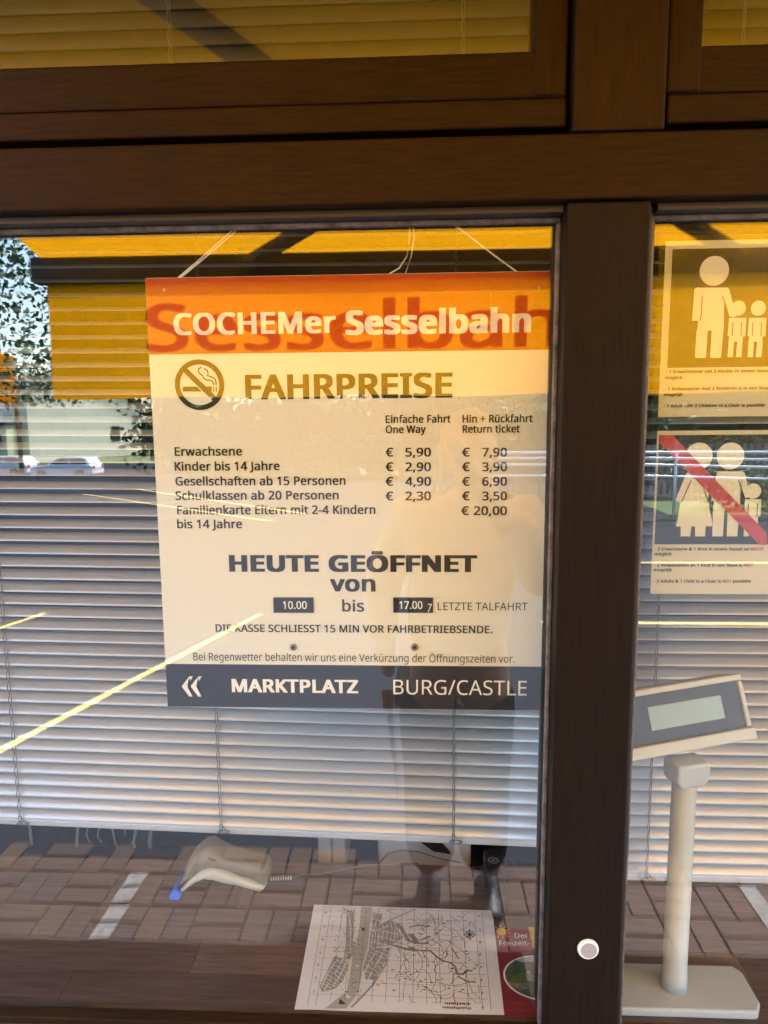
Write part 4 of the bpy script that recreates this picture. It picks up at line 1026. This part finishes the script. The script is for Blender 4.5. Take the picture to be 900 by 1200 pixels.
def arm(pts):
    pts = [Vector((p[0], -p[1], p[2]-.03)) for p in pts]
    ar = None
    for p, q, r in ((pts[0], pts[1], .026), (pts[1], pts[2], .034)):
        d = (q-p); L = d.length; rot = d.to_track_quat('X','Z').to_matrix()
        V = [p + rot @ Vector((x_*L, y_*r, z_*.018)) for x_ in (0,1) for y_ in (-1,1) for z_ in (-1,1)]
        o = new('folding_arm' if ar is None else 'upper_arm', V, [(0,1,3,2),(4,6,7,5),(0,4,5,1),(2,3,7,6),(0,2,6,4),(1,5,7,3)], 'arm', ar or aw); bevel(o, .008)
        ar = ar or o
    tube('elbow', [pts[1]-Vector((0,0,.03)), pts[1]+Vector((0,0,.03))], .042, 'arm', ar, 16)
arm([(-.60,1.66,2.15),(-.043,1.201,2.30),(-.95,.12,2.60)])
arm([(1.10,1.66,2.15),(.50,1.21,2.30),(1.55,.12,2.60)])
box('cassette', AX0-.05, AX1+.05, -.13, -.056, 2.585, 2.67, 'bar', aw, .01)

# ================================================================== THE PERSON TAKING THE PICTURE
pe = thing('person', 'person in a loose cream shirt and black trousers holding up a phone', 'person', (.13,-1.25,0))
def skin_obj(name, nodes, edges, m, parent, root=0, sub=2):
    me = bpy.data.meshes.new(name); me.from_pydata([n_[0] for n_ in nodes], edges, []); me.update()
    o = link(name, me, m, parent)
    sk = o.modifiers.new('skin', 'SKIN'); sk.use_smooth_shade = True
    for i, n_ in enumerate(nodes):
        r = n_[1] if isinstance(n_[1], tuple) else (n_[1], n_[1])
        me.skin_vertices[0].data[i].radius = r; me.skin_vertices[0].data[i].use_root = (i == root)
    ss = o.modifiers.new('subdivision', 'SUBSURF'); ss.levels = sub; ss.render_levels = sub
    return o
bx_, by_ = .13, -1.27
N = [((bx_,by_,.93),(.15,.105)), ((bx_,by_,1.12),(.135,.095)), ((bx_,by_,1.33),(.16,.10)), ((bx_-.01,by_,1.46),(.09,.07)), ((bx_-.015,by_+.01,1.535),(.055,.055)),
     ((bx_-.18,by_,1.42),.055), ((bx_-.235,by_+.01,1.16),.042), ((bx_-.225,by_+.06,.92),.030),              # left arm hangs
     ((bx_+.18,by_,1.42),.055), ((bx_+.25,by_+.10,1.20),.044), ((bx_-.02,by_+.29,1.50),.030),               # right arm bent up to the phone
     ((bx_-.08,by_,.86),(.09,.09)), ((bx_-.10,by_+.02,.49),.060), ((bx_-.10,by_-.01,.09),.040),
     ((bx_+.09,by_,.86),(.09,.09)), ((bx_+.10,by_+.02,.49),.060), ((bx_+.11,by_-.01,.09),.040),
     ((bx_-.215,by_+.075,.875),(.036,.018)), ((bx_-.045,by_+.315,1.545),(.034,.02))]
Eg = [(0,1),(1,2),(2,3),(3,4),(2,5),(5,6),(6,7),(2,8),(8,9),(9,10),(0,11),(11,12),(12,13),(0,14),(14,15),(15,16),(7,17),(10,18)]
skin_obj('body', N, Eg, 'skin', pe)
# fingers, each its own chain rooted in the palm
def hand(palm, dirs, name='finger'):
    for base, tip, bend in dirs:
        b = Vector(palm)+Vector(base); t_ = b+Vector(tip); m1 = b.lerp(t_, .45)+Vector(bend)
        skin_obj(name, [(tuple(b),.009), (tuple(m1),.0082), (tuple(t_),.0068)], [(0,1),(1,2)], 'skin', pe, 0, 1)
hand((bx_-.215,by_+.085,.85), [((-.018+.012*i, .012, 0), (0, .012, l), (0,-.008,0)) for i, l in enumerate((-.085,-.092,-.088,-.07))])
hand((bx_-.195,by_+.09,.885), [((.012,.008,0), (.028,.02,-.05), (.006,0,0))], 'thumb')
hp = Vector((-.004,-.972,1.558))
hand(hp, [((.035,.0,-.018+.016*i), (-.062+.006*i,.042,.006), (.016,.014,0)) for i in range(4)])
hand(hp, [((.02,.0,-.03), (-.055,.035,-.02), (-.004,.01,-.008))], 'thumb')
# head
def ellipsoid(name, c, r, m, parent, shape=None, nu=28, nv=20):
    V, Fc = [], []
    for j in range(nv+1):
        th_ = pi*j/nv
        for i in range(nu):
            ph = 2*pi*i/nu; p = Vector((sin(th_)*cos(ph), sin(th_)*sin(ph), cos(th_)))
            if shape: p = shape(p)
            V.append(Vector(c)+Vector((p.x*r[0], p.y*r[1], p.z*r[2])))
    for j in range(nv):
        for i in range(nu): Fc.append((j*nu+i, (j+1)*nu+i, (j+1)*nu+(i+1) % nu, j*nu+(i+1) % nu))
    return new(name, V, Fc, m, parent, True)
HC = (bx_-.02, by_+.03, 1.645)
def face(p):
    q = p.copy(); low_ = max(0, -p.z)
    q.x *= 1-.32*low_; q.y *= 1-.12*low_ if p.y > 0 else 1-.35*low_
    if p.y > .6: 
        g = math.exp(-((p.x/.16)**2+((p.z+.12)/.22)**2)); q.y += .22*g                       # nose
        for s in (-1,1): q.y -= .09*math.exp(-(((p.x-s*.36)/.16)**2+((p.z-.08)/.12)**2))     # eye sockets
        q.y += .05*math.exp(-((p.x/.28)**2+((p.z+.55)/.08)**2))
    return q
hd_ = ellipsoid('head', HC, (.076,.098,.118), 'skin', pe, face, 40, 30)
for s in (-1, 1):
    ellipsoid('ear', (HC[0]+s*.077, HC[1]-.005, HC[2]-.01), (.010,.020,.032), 'skin', hd_, None, 12, 8)
    e = ellipsoid('eye', (HC[0]+s*.029, HC[1]+.083, HC[2]+.008), (.012,.010,.008), 'white_cap', hd_, None, 12, 8)
    ellipsoid('pupil', (HC[0]+s*.029, HC[1]+.0915, HC[2]+.008), (.0048,.003,.0048), 'ink', hd_, None, 10, 6)
ellipsoid('mouth', (HC[0], HC[1]+.088, HC[2]-.062), (.024,.006,.0065), 'photo_red', hd_, None, 12, 8)
def hairs(p):
    q = p.copy(); n_ = 1+.05*sin(p.x*23+p.z*9)+.03*sin(p.y*31)
    if p.y > .25 and p.z < .45: q *= .80
    return q*n_
ellipsoid('hair', (HC[0], HC[1]-.012, HC[2]+.012), (.089,.108,.126), 'hair', hd_, hairs, 44, 30)
# clothing over the body
sh_ = [((bx_,by_,.88),(.185,.135)), ((bx_,by_,1.12),(.170,.125)), ((bx_,by_,1.34),(.185,.122)), ((bx_-.005,by_,1.455),(.10,.085)),
      ((bx_-.185,by_,1.425),.073), ((bx_-.245,by_+.01,1.16),.062), ((bx_-.238,by_+.045,.99),.056),
      ((bx_+.185,by_,1.425),.078), ((bx_+.262,by_+.09,1.20),.082), ((bx_+.12,by_+.20,1.36),.060)]
skin_obj('shirt', sh_, [(0,1),(1,2),(2,3),(2,4),(4,5),(5,6),(2,7),(7,8),(8,9)], 'shirt', pe)
tr_ = [((bx_-.01,by_,.92),(.182,.13)), ((bx_-.085,by_,.76),(.115,.12)), ((bx_-.085,by_+.02,.49),.096), ((bx_-.09,by_-.01,.11),.088), ((bx_+.075,by_,.76),(.115,.12)), ((bx_+.075,by_+.02,.49),.096), ((bx_+.085,by_-.01,.11),.088)]
skin_obj('trousers', tr_, [(0,1),(1,2),(2,3),(0,4),(4,5),(5,6)], 'trouser', pe)
for s, x in ((-1, bx_-.09), (1, bx_+.09)):
    skin_obj('shoe', [((x,by_-.05,.048),(.042,.042)), ((x+s*.008,by_+.06,.040),(.044,.036)), ((x+s*.014,by_+.15,.034),(.038,.028))], [(0,1),(1,2)], 'shoe', pe)
ph = thing('phone', 'black phone held up in the hand of the person', 'phone', (.0,-.93,1.6))
bevel(box('case', -.038, .038, -.925, -.914, 1.498, 1.608, 'dark_plastic', ph), .004, 3)
for o in list(bpy.data.objects):                       # 1.62 m tall, the phone held above eye level
    pr_ = o.parent
    while pr_ and pr_ != pe: pr_ = pr_.parent
    if pr_ == pe and o.type == 'MESH':
        for v in o.data.vertices:
            near = max(0, min(1, (v.co.y-(by_+.12))/.12)) if v.co.z > 1.3 else 0
            v.co.z *= .905*(1-near)+near
            v.co.x += .045*max(0, min(1, (v.co.z-1.2)/.2))*(1-near)
bgs = thing('shoulder_strap', 'red cord hanging from the lowered hand of the person', 'strap', (bx_-.21,by_+.1,.7))
tube('strap', [(bx_-.215,by_+.10,.73),(bx_-.20,by_+.11,.56),(bx_-.19,by_+.11,.40),(bx_-.205,by_+.115,.56),(bx_-.225,by_+.10,.72)], .005, 'red', bgs)
bpy.context.view_layer.update()
